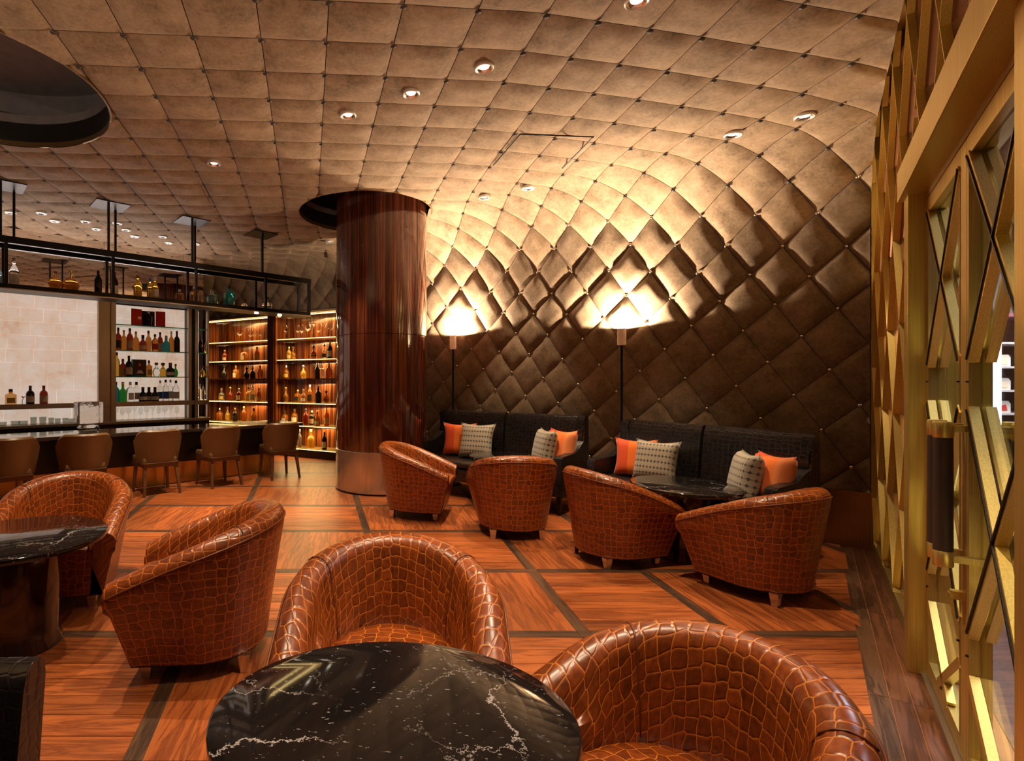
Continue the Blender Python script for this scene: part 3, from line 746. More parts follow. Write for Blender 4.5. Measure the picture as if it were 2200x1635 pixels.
SPOTS = [((.25, 1.9), 75, 78), ((.9, 1.3), 80, 60), ((-1.1, 2.5), 75, 66), ((-2.0, 3.2), 100, 66), ((1.45, 3.0), 115, 72), ((1.2, 5.3), 90, 60), ((2.3, 4.6), 55, 52), ((.2, 5.0), 90, 62), ((-1.0, 4.4), 95, 64), ((-2.9, 5.6), 130, 62), ((-.5, 6.2), 80, 56), ((-1.3, 6.9), 130, 56), ((-2.1, 6.3), 130, 56), ((2.9, 3.6), 45, 50), ((1.55, 6.35), 85, 52), ((2.55, 5.0), 80, 46)]
for (x, y), e, ang in SPOTS:
    lamp('downlight_beam', 'SPOT', (x, y, zc(x)-.08), e*1.15, WARM, (x, y+.01, 0), .03, ang, .5)

# ------------------------------------------------------------------ low bar counter with its chairs
RZB = math.atan2(BD.y, BD.x)
def onbar(t, o, z): return (t, o, z)                  # local frame: x along the bar, y away from the room
bar = thing('bar_counter', 'long low bar counter with a dark polished top and brass kick panel', 'bar counter', (BO.x, BO.y, 0), RZB)
M_top = mat('bar_top_lacquer', (.035, .022, .016), .12, .1, .4, 5, coat=.6)
M_barf = mat('bar_front_dark', (.018, .012, .009), .35)
MB().box(-3.2, 3.9, 0, .78, .715, .76).build('counter_top', M_top, bar, bevel=.006)
MB().box(-3.2, 3.55, .22, .70, .30, .713).build('front_panel', M_barf, bar)
for k in range(8):
    x0 = -3.2+k*.845; MB().box(x0+.004, x0+.841, .30, .66, .0, .30).build('kick_panel', brushed('kick_brass', (.62, .36, .10), .25), bar)
def bar_chair():
    r = thing('bar_chair', 'x', 'chair', group='brown leather chairs along the bar')
    ML_ = mat('brown_leather', (.155, .078, .030), .34, .0, .15, 4, coat=.15); MWd = mat('walnut_leg', (.11, .045, .018), .35, 0, .3, 9)
    # curved back shell, back of the chair is +y here, outer face towards the room
    vs = []; n = 19; prof = [(0, .40), (.012, .47), (.03, .66), (.05, .785), (.035, .805), (.005, .805), (-.02, .785), (-.035, .62), (-.05, .42)]
    for k in range(n):
        a = (k/(n-1)*2-1); ang = a*1.15; rr = .30
        x = math.sin(ang)*.275+.0; y = .20+ (math.cos(ang)-1)*.26
        nx, ny = math.sin(ang), math.cos(ang)
        dip = .0 if abs(a) < .62 else (abs(a)-.62)**2*.75
        for o, z in prof: vs.append((x+nx*o, y+ny*o, z-dip if z > .6 else z))
    m = len(prof); fs = [(k*m+i, (k+1)*m+i, (k+1)*m+(i+1) % m, k*m+(i+1) % m) for k in range(n-1) for i in range(m)]+[tuple(range(m)), tuple(range((n-1)*m+m-1, (n-1)*m-1, -1))]
    MB().add(vs, fs).build('backrest', ML_, r, smooth='auto')
    MB().hexa([(-.23, -.24, .40), (.23, -.24, .40), (.21, .16, .40), (-.21, .16, .40)], [(-.225, -.235, .475), (.225, -.235, .475), (.20, .15, .465), (-.20, .15, .465)]).build('seat', ML_, r, bevel=.02, smooth='auto')
    MB().hexa([(-.225, -.225, .345), (.225, -.225, .345), (.21, .2, .345), (-.21, .2, .345)], [(-.23, -.23, .40), (.23, -.23, .40), (.215, .21, .40), (-.215, .21, .40)]).build('apron', MWd, r, bevel=.004)
    for sx in (-1, 1):
        for y0, y1 in ((-.2, -.22), (.17, .24)):
            a = .021; b = .013; x0, x1 = sx*.19, sx*.215
            MB().hexa([(x1-b, y1-b, 0), (x1+b, y1-b, 0), (x1+b, y1+b, 0), (x1-b, y1+b, 0)], [(x0-a, y0-a, .347), (x0+a, y0-a, .347), (x0+a, y0+a, .347), (x0-a, y0+a, .347)]).build('leg', MWd, r)
    return r
bch = bar_chair()
BCH = [(600, 938), (470, 946), (336, 952), (180, 968), (15, 976)]
# (pixel of the back's centre at seat-top height) -> position along the bar
for k, (px, _) in enumerate(BCH):
    r_ = (px-CX)/F; o = -.18; q = BO+BN*o
    t = (r_*q.y-q.x)/(BD.x-r_*BD.y); p = BO+BD*t+BN*o
    lab = 'brown leather bar chair, %s from the right along the counter' % ORD[k]
    if k == 0: lab = 'brown leather bar chair nearest the wood column'
    rz = RZB+math.pi+D([-6, 4, 0, -3, 2][k])
    if k == 0: bch.location = (p.x, p.y, 0); bch.rotation_euler = (0, 0, rz); bch['label'] = lab
    else: dup(bch, (p.x, p.y, 0), rz, lab)

# ------------------------------------------------------------------ bottles and glasses
def gl(name, col, trans=.75, rough=.06): return mat('glass_'+name, col, rough, 0, .05, 20, trans=trans, ior=1.4)
GC = {'amber': gl('amber', (.62, .22, .03)), 'dark': gl('dark', (.02, .012, .008), .1), 'clear': gl('clear', (.93, .95, .95), .95), 'gold': gl('gold', (.85, .50, .06)), 'red': gl('red', (.32, .035, .012), .6),
      'teal': gl('teal', (.05, .55, .60), .35), 'green': gl('green', (.05, .55, .08), .5), 'blue': gl('blue', (.03, .07, .55), .3), 'ice': gl('ice', (.35, .62, .70), .8), 'white': mat('white_ceramic', (.75, .72, .66), .3)}
CAPS = {'black': mat('cap_black', (.015, .013, .013), .35), 'gold': mat('cap_gold', (.75, .5, .15), .25, .9), 'silver': mat('cap_silver', (.7, .68, .66), .25, .9), 'brown': mat('cap_cork', (.22, .09, .035), .5), 'blue': mat('cap_blue', (.02, .08, .5), .3), 'white': mat('cap_white', (.75, .72, .68), .4), 'red': mat('cap_red', (.35, .03, .02), .35)}
LABS = {'white': mat('label_white', (.72, .68, .6), .55), 'black': mat('label_black', (.02, .02, .02), .5), 'gold': mat('label_gold', (.55, .36, .09), .45), 'cream': mat('label_cream', (.66, .52, .34), .55), 'red': mat('label_red', (.5, .04, .03), .5), 'blue': mat('label_blue', (.05, .12, .5), .5)}
def bottle(kind, glass, cap, label, h, w, loc, lab, group, cat='bottle', rz=0, name='bottle'):
    t = thing(name, lab, cat, loc, rz, group); r = w/2; sq = None; n = 14
    if kind == 'tall': pr = [(r*.9, 0), (r, .01), (r, h*.56), (r*.82, h*.66), (r*.36, h*.75), (r*.33, h*.9)]
    elif kind == 'wine': pr = [(r*.92, 0), (r, .01), (r, h*.6), (r*.75, h*.7), (r*.36, h*.78), (r*.34, h*.9)]
    elif kind == 'squat': pr = [(r*.9, 0), (r, .012), (r, h*.42), (r*.85, h*.56), (r*.38, h*.66), (r*.34, h*.84)]
    elif kind == 'square': pr = [(r*.95, 0), (r, .01), (r, h*.62), (r*.8, h*.68), (r*.36, h*.72), (r*.34, h*.88)]; sq = 8; n = 16
    elif kind == 'ball': pr = [(r*.55, 0), (r*.8, h*.08), (r, h*.27), (r*.92, h*.43), (r*.6, h*.57), (r*.3, h*.66), (r*.28, h*.84)]
    else: pr = [(r*.7, 0), (r*.78, .01), (r, h*.5), (r*.8, h*.64), (r*.34, h*.74), (r*.32, h*.9)]
    if kind == 'disc':                                # flat round decanter
        vs = MB(); K = 18; d = r*.42
        prof = [(-d, .5), (-d*.8, .82), (0, 1.0), (d*.8, .82), (d, .5)]
        a0 = []
        for yy, s in prof: a0 += [(r*s*math.cos(2*math.pi*k/K), yy, r+r*s*math.sin(2*math.pi*k/K)) for k in range(K)]
        vs.add(a0, [(i*K+k, i*K+(k+1) % K, (i+1)*K+(k+1) % K, (i+1)*K+k) for i in range(4) for k in range(K)]+[tuple(range(K)), tuple(range(5*K-1, 4*K-1, -1))])
        vs.build('body', GC[glass], t, smooth='auto'); MB().lathe([(r*.22, 2*r*.95), (r*.2, h*.88), (r*.24, h*.9)], 12).build('neck', CAPS['gold'], t, smooth='auto')
        MB().lathe([(r*.26, h*.9), (r*.26, h), (r*.2, h*1.01)], 12).build('cap', CAPS[cap], t, smooth='auto')
        return t
    MB().lathe(pr, n, sq=sq).build('body', GC[glass], t, smooth='auto')
    cr = pr[-1][0]*1.12; cz = pr[-1][1]
    MB().lathe([(cr, cz-.012), (cr, h*.985), (cr*.9, h)] if kind != 'ball' else [(cr, cz-.01), (cr*1.5, cz+.01), (cr*1.7, cz+.5*(h-cz)), (cr*1.2, h)], 10).build('cap', CAPS[cap], t, smooth='auto')
    if label:                                         # wrap-around paper on the front
        lw = 1.02; z0, z1 = h*.10, h*(.44 if kind in ('tall', 'wine', 'square') else .34)
        if kind == 'square':
            MB().box(-r*.72, r*.72, -r*1.03, -r*.9, z0, z1).build('paper_label', LABS[label], t)
        else:
            vs = []; K = 9
            for z in (z0, z1):
                rr = None
                for (ra, za), (rb, zb) in zip(pr, pr[1:]):
                    if za <= z <= zb: rr = ra+(rb-ra)*(z-za)/(zb-za)
                rr = rr or r
                vs += [(rr*lw*math.cos(math.pi*(1.1+.8*k/(K-1))), rr*lw*math.sin(math.pi*(1.1+.8*k/(K-1))), z) for k in range(K)]
            MB().add(vs, [(k, k+1, K+k+1, K+k) for k in range(K-1)]).build('paper_label', LABS[label], t, smooth=True)
    return t
def stem_glass(loc, lab, group, h=.2, r=.038, kind='wine'):
    t = thing('stem_glass', lab, 'glass', loc, 0, group); G = glass_mat('stemware', (.94, .95, .94), .35)
    if kind == 'wine': pr = [(r*.5, h*.42), (r*.9, h*.55), (r, h*.7), (r*.75, h)]
    elif kind == 'cone': pr = [(.006, h*.55), (r*1.3, h)]
    else: pr = [(.008, h*.5), (r*1.1, h*.62), (r*1.3, h*.75), (r*1.35, h)]
    MB().lathe([(.006, h*.40)]+pr, 16, cap=False).build('bowl', G, t, smooth=True)
    MB().lathe([(.004, .006), (.004, h*.42)], 8).build('stem', G, t, smooth=True)
    MB().lathe([(r*.85, 0), (r*.85, .003), (.005, .008)], 16).build('foot', G, t, smooth='auto')
    return t
def tumbler(loc, lab, group, h=.09, r=.04, taper=.85):
    t = thing('tumbler', lab, 'glass', loc, 0, group)
    MB().lathe([(r*taper, 0), (r, h), (r*.93, h), (r*taper*.9, .012), (0, .012)], 18, cap=False).build('wall', glass_mat('tumbler_glass', (.80, .82, .80), .35), t, smooth='auto')
    MB().lathe([(r*taper, 0), (r*taper, .010)], 18).build('base', GC['clear'], t, smooth='auto')
    return t
GNAME = {'amber': 'amber', 'dark': 'dark', 'clear': 'clear', 'gold': 'golden', 'red': 'reddish brown', 'teal': 'turquoise', 'green': 'green', 'blue': 'blue', 'ice': 'pale blue', 'white': 'white'}
KNAME = {'tall': 'tall', 'wine': 'slender', 'squat': 'squat', 'square': 'square', 'ball': 'round-bodied', 'disc': 'flat round', 'x': 'bulging'}
def at_line(px, o, org, d, nrm, z):                   # point on an offset line seen at column px
    r_ = (px-CX)/F; q = org+nrm*o; t = (r_*q.y-q.x)/(d.x-r_*d.y); p = q+d*t; return Vector((p.x, p.y, z)), t
def row(items, z, o, org, d, nrm, where, group, rz, k_=1.0, stag=.11):
    for k, it in enumerate(items):
        px, kind, glass, cap, label, h, w = it
        p, t = at_line(px, o+((k % 2)*stag), org, d, nrm, z)
        lab = '%s %s bottle, %s from left %s'.replace(' ,', ',') % (KNAME[kind], GNAME[glass], ORD[k], where); lab = lab.replace(' ,', ',')
        bottle(kind, glass, cap, label, h*k_, w*k_, p, lab, group, rz=rz)

# ------------------------------------------------------------------ back bar
bb = thing('back_bar', 'back bar with a lit onyx panel, steel posts and green edged glass shelves', 'back bar', (BO.x+BN.x*BACK, BO.y+BN.y*BACK, 0), RZB)
def onyx():
    m, nt, b = nodes_of('backlit_onyx')
    v = coords(nt, 'Object'); n = noise(nt, v, 2.2, 7, .65, .4); n2 = noise(nt, v, 11, 4)
    mx = N(nt, 'ShaderNodeMath', operation='MULTIPLY_ADD'); L(nt, n2.outputs[0], mx.inputs[0]); mx.inputs[1].default_value = .3; L(nt, n.outputs[0], mx.inputs[2])
    c = ramp(nt, mx.outputs[0], [(.35, (.70, .40, .24)), (.55, (.90, .68, .52)), (.75, (.96, .80, .68))])
    L(nt, c, b.inputs['Base Color']); L(nt, c, b.inputs['Emission Color']); b.inputs['Emission Strength'].default_value = .27; b.inputs['Roughness'].default_value = .25
    return m
M_onyx = onyx(); MATS['backlit_onyx'] = M_onyx
Lz, LT = 1.09, 2.62
random.seed(3)
def onyx_tiles(x0, x1, y, z0, z1, nz):
    for a in range(nz):
        za, zb = z0+(z1-z0)*a/nz, z0+(z1-z0)*(a+1)/nz; x = x0
        while x < x1-.02:
            xe = min(x1, x+random.uniform(.2, .38))
            if x1-xe < .1: xe = x1
            MB().box(x+.0003, xe-.0003, y+random.uniform(0, .0012), y+.03, za+.0003, zb-.0003).build('onyx_tile', M_onyx, bb); x = xe
onyx_tiles(-1.2, 1.33, .06, Lz, LT, 8)
onyx_tiles(1.58, 3.0, .36, Lz, LT, 7)
onyx_tiles(-1.2, 1.45, .30, .80, Lz-.07, 1); onyx_tiles(1.58, 3.0, .36, .80, Lz-.07, 1)
M_bbst = brushed('backbar_bronze', (.42, .35, .27), .3)
MB().box(-1.2, 3.02, -.02, .36, Lz-.07, Lz).build('ledge', M_bbst, bb, bevel=.004)
MB().box(-1.2, 3.02, -.10, .37, .76, .80).build('work_counter', M_bbst, bb, bevel=.004)
MB().box(-1.2, 3.02, -.05, .37, 0, .76).build('base_cabinet', M_barf, bb)
MB().box(1.335, 1.50, .0, .36, .80, LT+.02).build('side_panel', M_bbst, bb)
for x0, x1 in ((1.50, 1.572), (2.68, 2.73), (2.785, 2.84), (3.0, 3.03)): MB().box(x0, x1, -.03, .05, .80, LT+.02).build('post', M_bbst, bb, bevel=.006)
MB().box(2.73, 2.785, -.01, .3, .80, LT+.02).build('post_gap', M_black, bb)
MB().box(-1.2, 3.03, -.03, .38, LT+.02, LT+.05).build('head_rail', M_black, bb)
MB().box(-1.15, 3.0, .10, .13, LT+.05, LT+.062).build('added_glow_strip', emit('added_strip_glow', (1, .86, .82), 32), bb)  # added hidden glowing strip, brightens the ceiling over the bar
SHZ = [2.28, 1.885, 1.48]
for z in SHZ:
    for x0, x1 in ((1.575, 2.678), (2.842, 2.998)):
        MB().box(x0, x1, .02, .35, z-.012, z).build('glass_shelf', glass_mat('shelf_glass', (.75, .93, .86), .3), bb)
        MB().box(x0, x1, .012, .020, z-.013, z+.001).build('shelf_edge', M_green, bb)
MBK = BO+BN*BACK
BR = 'in the back bar'
def rnd(seq): return random.choice(seq)
row([(254, 'tall', 'red', 'black', 'black', .29, .078), (266, 'tall', 'amber', 'gold', None, .27, .072), (279, 'wine', 'red', 'black', 'cream', .29, .08), (292, 'x', 'amber', 'gold', None, .26, .085), (307, 'squat', 'red', 'black', 'cream', .21, .1), (319, 'x', 'amber', 'brown', None, .28, .085),
     (333, 'tall', 'amber', 'black', 'red', .23, .085), (344, 'wine', 'red', 'black', 'white', .27, .075), (357, 'squat', 'teal', 'silver', None, .22, .10), (368, 'tall', 'amber', 'silver', None, .29, .07), (380, 'tall', 'dark', 'black', None, .29, .08)], SHZ[1], .10, MBK, BD, BN, 'on the back bar second glass shelf', 'bottles on the back bar shelves', RZB, 1.2)
row([(251, 'wine', 'gold', 'black', None, .31, .07), (264, 'tall', 'red', 'brown', 'gold', .23, .09), (277, 'tall', 'dark', 'black', 'cream', .27, .085), (320, 'square', 'amber', 'black', 'gold', .22, .075), (336, 'ball', 'clear', 'gold', None, .19, .10), (350, 'ball', 'gold', 'brown', None, .19, .11), (366, 'squat', 'dark', 'brown', 'white', .19, .12), (377, 'ball', 'green', 'green' if False else 'gold', None, .18, .07)], SHZ[2], .10, MBK, BD, BN, 'on the back bar third glass shelf', 'bottles on the back bar shelves', RZB, 1.2)
row([(249, 'tall', 'teal', 'black', None, .26, .09), (264, 'squat', 'green', 'gold', None, .26, .095), (280, 'square', 'clear', 'silver', 'white', .26, .09), (293, 'square', 'clear', 'black', 'cream', .26, .09), (307, 'squat', 'dark', 'black', 'white', .19, .105), (320, 'squat', 'dark', 'black', 'white', .19, .105), (333, 'squat', 'dark', 'black', 'white', .19, .105), (344, 'tall', 'clear', 'silver', 'blue', .28, .08), (356, 'tall', 'clear', 'blue', 'blue', .29, .085), (366, 'tall', 'clear', 'silver', 'white', .29, .08), (378, 'tall', 'clear', 'black', 'white', .28, .09)], Lz, .10, MBK, BD, BN, 'on the steel ledge right of the onyx', 'bottles on the back bar shelves', RZB, 1.18)
for z, its, wh in ((SHZ[1], [(431, 'tall', 'dark', 'black', None, .29, .075), (443, 'wine', 'amber', 'black', None, .25, .06)], 'on the second shelf of the narrow end bay'), (SHZ[2], [(434, 'ball', 'gold', 'brown', None, .19, .1), (443, 'squat', 'dark', 'brown', 'white', .18, .1)], 'on the third shelf of the narrow end bay'), (Lz, [(429, 'tall', 'clear', 'silver', None, .27, .06), (436, 'tall', 'clear', 'black', None, .27, .06), (443, 'squat', 'clear', 'blue', 'blue', .25, .06)], 'on the ledge of the narrow end bay')):
    row(its, z, .10, MBK, BD, BN, wh, 'bottles in the narrow end bay', RZB)  # solid bottles built in place of reflections in the end mirror
row([(23, 'square', 'amber', 'black', 'gold', .21, .13), (65, 'tall', 'dark', 'brown', 'white', .255, .105), (94, 'tall', 'red', 'red', 'cream', .255, .105)], Lz, -.01+.012, MBK, BD, BN, 'on the ledge before the lit onyx', 'bottles before the onyx panel', RZB, 1.0, 0)
# orange flower on the ledge
p, _ = at_line(50, .02, MBK, BD, BN, Lz); fw = thing('flower', 'small orange flower lying on the steel ledge between bottles', 'flower', p)
MB().tube([(-.01, 0, .0), (-.015, 0, .04), (.0, 0, .085)], .004, 6).build('stem', mat('flower_stem', (.12, .3, .04), .5), fw)
for k in range(5):
    a = 2*math.pi*k/5; c, s_ = math.cos(a), math.sin(a)
    MB().add([(0, 0, .08), (.022*c-.012*s_, .022*s_+.012*c, .10), (.045*c, .045*s_, .115), (.022*c+.012*s_, .022*s_-.012*c, .10), (.02*c, .02*s_, .092)], [(0, 1, 4), (1, 2, 4), (2, 3, 4), (3, 0, 4)]).build('petal', mat('petal_orange', (.9, .3, .02), .5), fw)
# open red gift box with a decanter, framed picture box
p, _ = at_line(318, .16, MBK, BD, BN, SHZ[0]); gb = thing('gift_box', 'open red presentation box with two doors on the top glass shelf', 'box', p, RZB)
M_red = mat('red_card', (.62, .012, .012), .4); M_dk = mat('dark_card', (.03, .02, .016), .4)
MB().box(-.13, .13, .08, .10, 0, .26).build('back', M_dk, gb); MB().box(-.13, .13, -.06, .08, 0, .012).build('tray', M_dk, gb)
MB().hexa([(-.13, .08, .0), (-.12, .08, .0), (-.27, -.10, .0), (-.28, -.095, .0)], [(-.13, .08, .26), (-.12, .08, .26), (-.27, -.10, .26), (-.28, -.095, .26)]).build('door', M_dk, gb)
MB().hexa([(-.27, -.10, 0), (-.115, -.075, 0), (-.115, -.06, 0), (-.27, -.085, 0)], [(-.27, -.10, .26), (-.115, -.075, .26), (-.115, -.06, .26), (-.27, -.085, .26)]).build('door', M_red, gb)
MB().hexa([(.10, -.06, 0), (.245, -.085, 0), (.25, -.07, 0), (.105, -.045, 0)], [(.10, -.06, .25), (.245, -.085, .25), (.25, -.07, .25), (.105, -.045, .25)]).build('door', M_red, gb)
MB().box(-.18, -.13, -.093, -.088, .10, .14).build('clasp', CAPS['gold'], gb)
bottle('x', 'dark', 'silver', None, .235, .12, (p.x-BN.x*.02, p.y-BN.y*.02, SHZ[0]+.013), 'dark faceted decanter inside the open red box', 'decanters', rz=RZB)
p, _ = at_line(299, .14, MBK, BD, BN, SHZ[2]); pb = thing('picture_box', 'dark green gift box with a small red picture on its face', 'box', p, RZB)
MB().box(-.105, .105, -.02, .06, 0, .27).build('case', mat('green_card', (.008, .06, .055), .4), pb); MB().box(-.065, .075, -.024, -.02, .035, .245).build('picture_ground', mat('deep_red_print', (.10, .012, .012), .5), pb)
MB().lathe([(.012, .165), (.018, .185), (.012, .21)], 10, x=.0, y=-.024).build('pale_spot', LABS['cream'], pb)
MB().hexa([(-.045, -.028, .05), (.06, -.028, .05), (.05, -.025, .05), (-.04, -.025, .05)], [(-.02, -.028, .10), (.03, -.028, .10), (.02, -.025, .10), (-.01, -.025, .10)]).build('pale_spot', LABS['white'], pb)
# glasses in the niche above the work counter
for k in range(11):
    p, _ = at_line(250+k*13, .12+(k % 2)*.05, MBK, BD, BN, .80)
    stem_glass(p, 'clear stemmed glass, %s from left in the lit niche under the shelves' % ORD[k], 'stemmed glasses in the niche', .2, .036, ['cone', 'wine', 'coupe'][k % 3])
for k, px in enumerate((5, 33, 50, 72, 92, 110, 124, 140, 152)):
    p, _ = at_line(px, .10+(k % 2)*.04, MBK, BD, BN, .80)
    tumbler(p, 'low drinking glass, %s from the left in the niche below the onyx' % ORD[k], 'low glasses in the niche', [.05, .055, .055, .1, .1, .08, .07, .07, .06][k], [.055, .06, .06, .045, .047, .04, .04, .04, .04][k])
# ice block on the counter
def ice():
    m, nt, b = nodes_of('clear_ice'); b.inputs['Base Color'].default_value = (.93, .9, .86, 1); b.inputs['Transmission Weight'].default_value = .92; b.inputs['IOR'].default_value = 1.25; b.inputs['Roughness'].default_value = .12
    n = noise(nt, coords(nt), 9, 4); bump(nt, n.outputs[0], b, .7, .02); return m
p = P(190, 921, .76); M_ice = ice(); MATS['clear_ice'] = M_ice
ic = thing('ice_block', 'large clear ice block standing on the bar counter', 'ice block', p, RZB+D(8))
MB().box(-.155, .155, -.12, .12, .075, .37).build('block', M_ice, ic, bevel=.025, smooth='auto')
MB().lathe([(.12, 0), (.13, .015), (.10, .05), (.12, .074)], 16, sq=4).build('foot', GC['clear'], ic, smooth='auto')

# mirror wall above the back bar
MIR = []
mm, nt, b = nodes_of('mirror'); b.inputs['Metallic'].default_value = 1; b.inputs['Roughness'].default_value = .015
L(nt, ramp(nt, noise(nt, coords(nt), 3).outputs[0], [(.3, (.80, .74, .68)), (.7, (.84, .78, .72))]), b.inputs['Base Color']); MATS['mirror'] = mm
wb = tag(MB().hexa([ba(-1.3, BACK+.42, 0), ba(3.1, BACK+.42, 0), ba(3.1, BACK+.5, 0), ba(-1.3, BACK+.5, 0)], [ba(-1.3, BACK+.42, ZC+.02), ba(3.1, BACK+.42, ZC+.02), ba(3.1, BACK+.5, ZC+.02), ba(-1.3, BACK+.5, ZC+.02)]).build('wall_bar', M_barf), 'wall behind the bar faced with mirror above the shelves', 'wall', kind='structure')
for a, b_ in ((-1.3, .1), (.1, 1.5), (1.5, 2.75), (2.75, 3.1)):
    q = [ba(a+.002, BACK+.405, 0), ba(b_-.002, BACK+.405, 0), ba(b_-.002, BACK+.415, 0), ba(a+.002, BACK+.415, 0)]
    MB().hexa([v+Vector((0, 0, LT+.06)) for v in q], [v+Vector((0, 0, ZC-.01)) for v in q]).build('mirror_panel', mm, wb)

# ------------------------------------------------------------------ hung bottle rack above the counter
rk = thing('hanging_rack', 'black metal bottle rack hung from the ceiling above the bar', 'rack', (BO.x, BO.y, 0), RZB)
ZL, ZU = 2.47, 2.93; o0, o1 = -.14, .20
X0, X1 = -1.6, 3.95
MB().box(X0, X1, o0, o1, ZL-.06, ZL).build('lower_shelf', M_black, rk, bevel=.004)
for y in (o0-.01, o1-.04): MB().box(X0, X1, y, y+.05, ZU-.02, ZU+.055).build('upper_rail', M_black, rk)
MB().box(X0, X1, o0+.04, o1-.04, ZU+.01, ZU+.02).build('upper_glass', glass_mat('smoked_glass', (.5, .48, .45), .2), rk)
MB().box(X0, X1, o0-.012, o0, ZL-.062, ZL-.05).build('steel_lip', M_steel, rk)
HX = []
for px in (10, 236, 412, 560):
    p, t = at_line(px, (o0+o1)/2, BO, BD, BN, 0); HX.append(t)
for t in HX:
    pl = MB().box(t-.19, t+.19, o0-.02, o1+.02, ZC-.03, ZC-.018).build('ceiling_plate', M_black, rk)
    for dx, y in ((-.05, o0+.02), (.10, o1-.02)): MB().box(t+dx-.013, t+dx+.013, y-.013, y+.013, ZU+.05, ZC-.03).build('rod', M_black, rk)
    MB().box(t-.016, t+.016, o0, o0+.032, ZL, ZU).build('upright', M_black, rk); MB().box(t-.016, t+.016, o1-.032, o1, ZL, ZU).build('upright', M_black, rk)
MB().box(X1-.04, X1, o0, o0+.04, ZL, ZU).build('upright', M_black, rk); MB().box(X1-.04, X1, o1-.04, o1, ZL, ZU).build('upright', M_black, rk)
for t in (HX[2]+.95, HX[3]+.3):
    MB().lathe([(.03, ZL-.072), (.03, ZL-.058)], 16, x=t, y=.0).build('spotlight', emit('rack_spot', (1, .86, .66), 9), rk)
row([(-6, 'tall', 'ice', 'silver', None, .22, .10), (30, 'tall', 'clear', 'silver', 'white', .33, .10), (119, 'disc', 'amber', 'brown', None, .21, .15), (153, 'disc', 'amber', 'gold', None, .26, .18), (211, 'wine', 'dark', 'black', None, .28, .085), (246, 'wine', 'dark', 'black', 'white', .31, .085), (296, 'wine', 'gold', 'brown', None, .28, .10), (322, 'tall', 'gold', 'blue', None, .28, .075), (333, 'tall', 'gold', 'white', 'white', .28, .085), (386, 'square', 'amber', 'white', None, .18, .10), (418, 'square', 'amber', 'white', 'cream', .22, .11), (456, 'square', 'ice', 'silver', None, .22, .13), (492, 'square', 'teal', 'black', None, .28, .13), (525, 'ball', 'clear', 'brown', None, .13, .10), (573, 'ball', 'clear', 'brown', None, .19, .17)], ZL, 0, BO, BD, BN, 'on the hung rack above the bar', 'bottles on the hung rack', RZB)

# ------------------------------------------------------------------ lit bottle cabinets beyond the bar
RZV = math.atan2(-VD.y, -VD.x)                        # local x runs to the right, y away from the room
def vloc(px): p, t = at_line(px, 0, VO, VD, VN, 0); return t
def stripe_wood():
    m, nt, b = nodes_of('striped_rosewood')
    n = noise(nt, coords(nt, 'Object', (16, 16, .5)), 2, 3)
    L(nt, ramp(nt, n.outputs[0], [(.35, (.04, .010, .004)), (.5, (.15, .034, .009)), (.64, (.36, .10, .022))]), b.inputs['Base Color']); b.inputs['Roughness'].default_value = .25; b.inputs['Coat Weight'].default_value = .4
    return m
M_str = stripe_wood(); MATS['striped_rosewood'] = M_str
M_led = emit('amber_led', (1, .70, .24), 3.2); M_shf = mat('gold_shelf', (.5, .33, .12), .3, .6)
VZ = [2.21, 1.82, 1.46, 1.01, .59, .165]
t722, t586, t578, t452 = vloc(724), vloc(590), vloc(577), vloc(440)
def cabinet(t0, t1, lab):                             # t0 right, t1 left
    p = va(t0, 0, 0); c = thing('bottle_cabinet', lab, 'cabinet', p, RZV, 'lit bottle cabinets'); Wd = t1-t0
    MB().box(-Wd, 0, .42, .45, .12, 2.66).build('back_panel', M_str, c)
    for x in (-Wd, -.03): MB().box(x, x+.03, 0, .42, .12, 2.66).build('side_panel', M_str, c)
    MB().box(-Wd, 0, 0, .45, 2.66, 2.70).build('cabinet_top', M_bronze, c); MB().box(-Wd, 0, .02, .45, .0, .12).build('plinth', M_barf, c)
    for k, z in enumerate(VZ):
        s = MB().box(-Wd+.03, -.03, .03, .41, z-.025, z).build('shelf', M_shf if k != 2 else M_col, c)
        if k != 2: MB().box(-Wd+.04, -.04, .022, .03, z-.018, z-.010).build('light_strip', M_led, s)
    MB().box(-Wd+.04, -.04, .06, .075, 2.635, 2.65).build('light_strip', M_led, c)
    n = 2
    for k in range(n): MB().box(-Wd+.03+k*(Wd-.06)/n+.003, -Wd+.03+(k+1)*(Wd-.06)/n-.003, 0, .008, .14, 2.64).build('glass_door', M_glass, c)
    for z in (2.60, 2.18, 1.79, 1.4, .95, .55):
        lamp('shelf_glow', 'AREA', va((t0+t1)/2, .2, z-.04 if z < 2.5 else z), 5.5, (1, .69, .28), va((t0+t1)/2, .2, 0), Wd*.8, size_y=.2)
    return c
cabinet(t722, t586, 'lit amber bottle cabinet beside the wood column'); cabinet(t578, t452, 'lit amber bottle cabinet nearer the back bar')
pst = va(t586, -.02, 0)
po = MB().hexa([va(t586+.005, -.03, 0), va(t578-.005, -.03, 0), va(t578-.005, .4, 0), va(t586+.005, .4, 0)], [va(t586+.005, -.03, 2.68), va(t578-.005, -.03, 2.68), va(t578-.005, .4, 2.68), va(t586+.005, .4, 2.68)]).build('cabinet_post', M_col)
tag(po, 'dark glossy rosewood post between the two lit bottle cabinets', 'post')
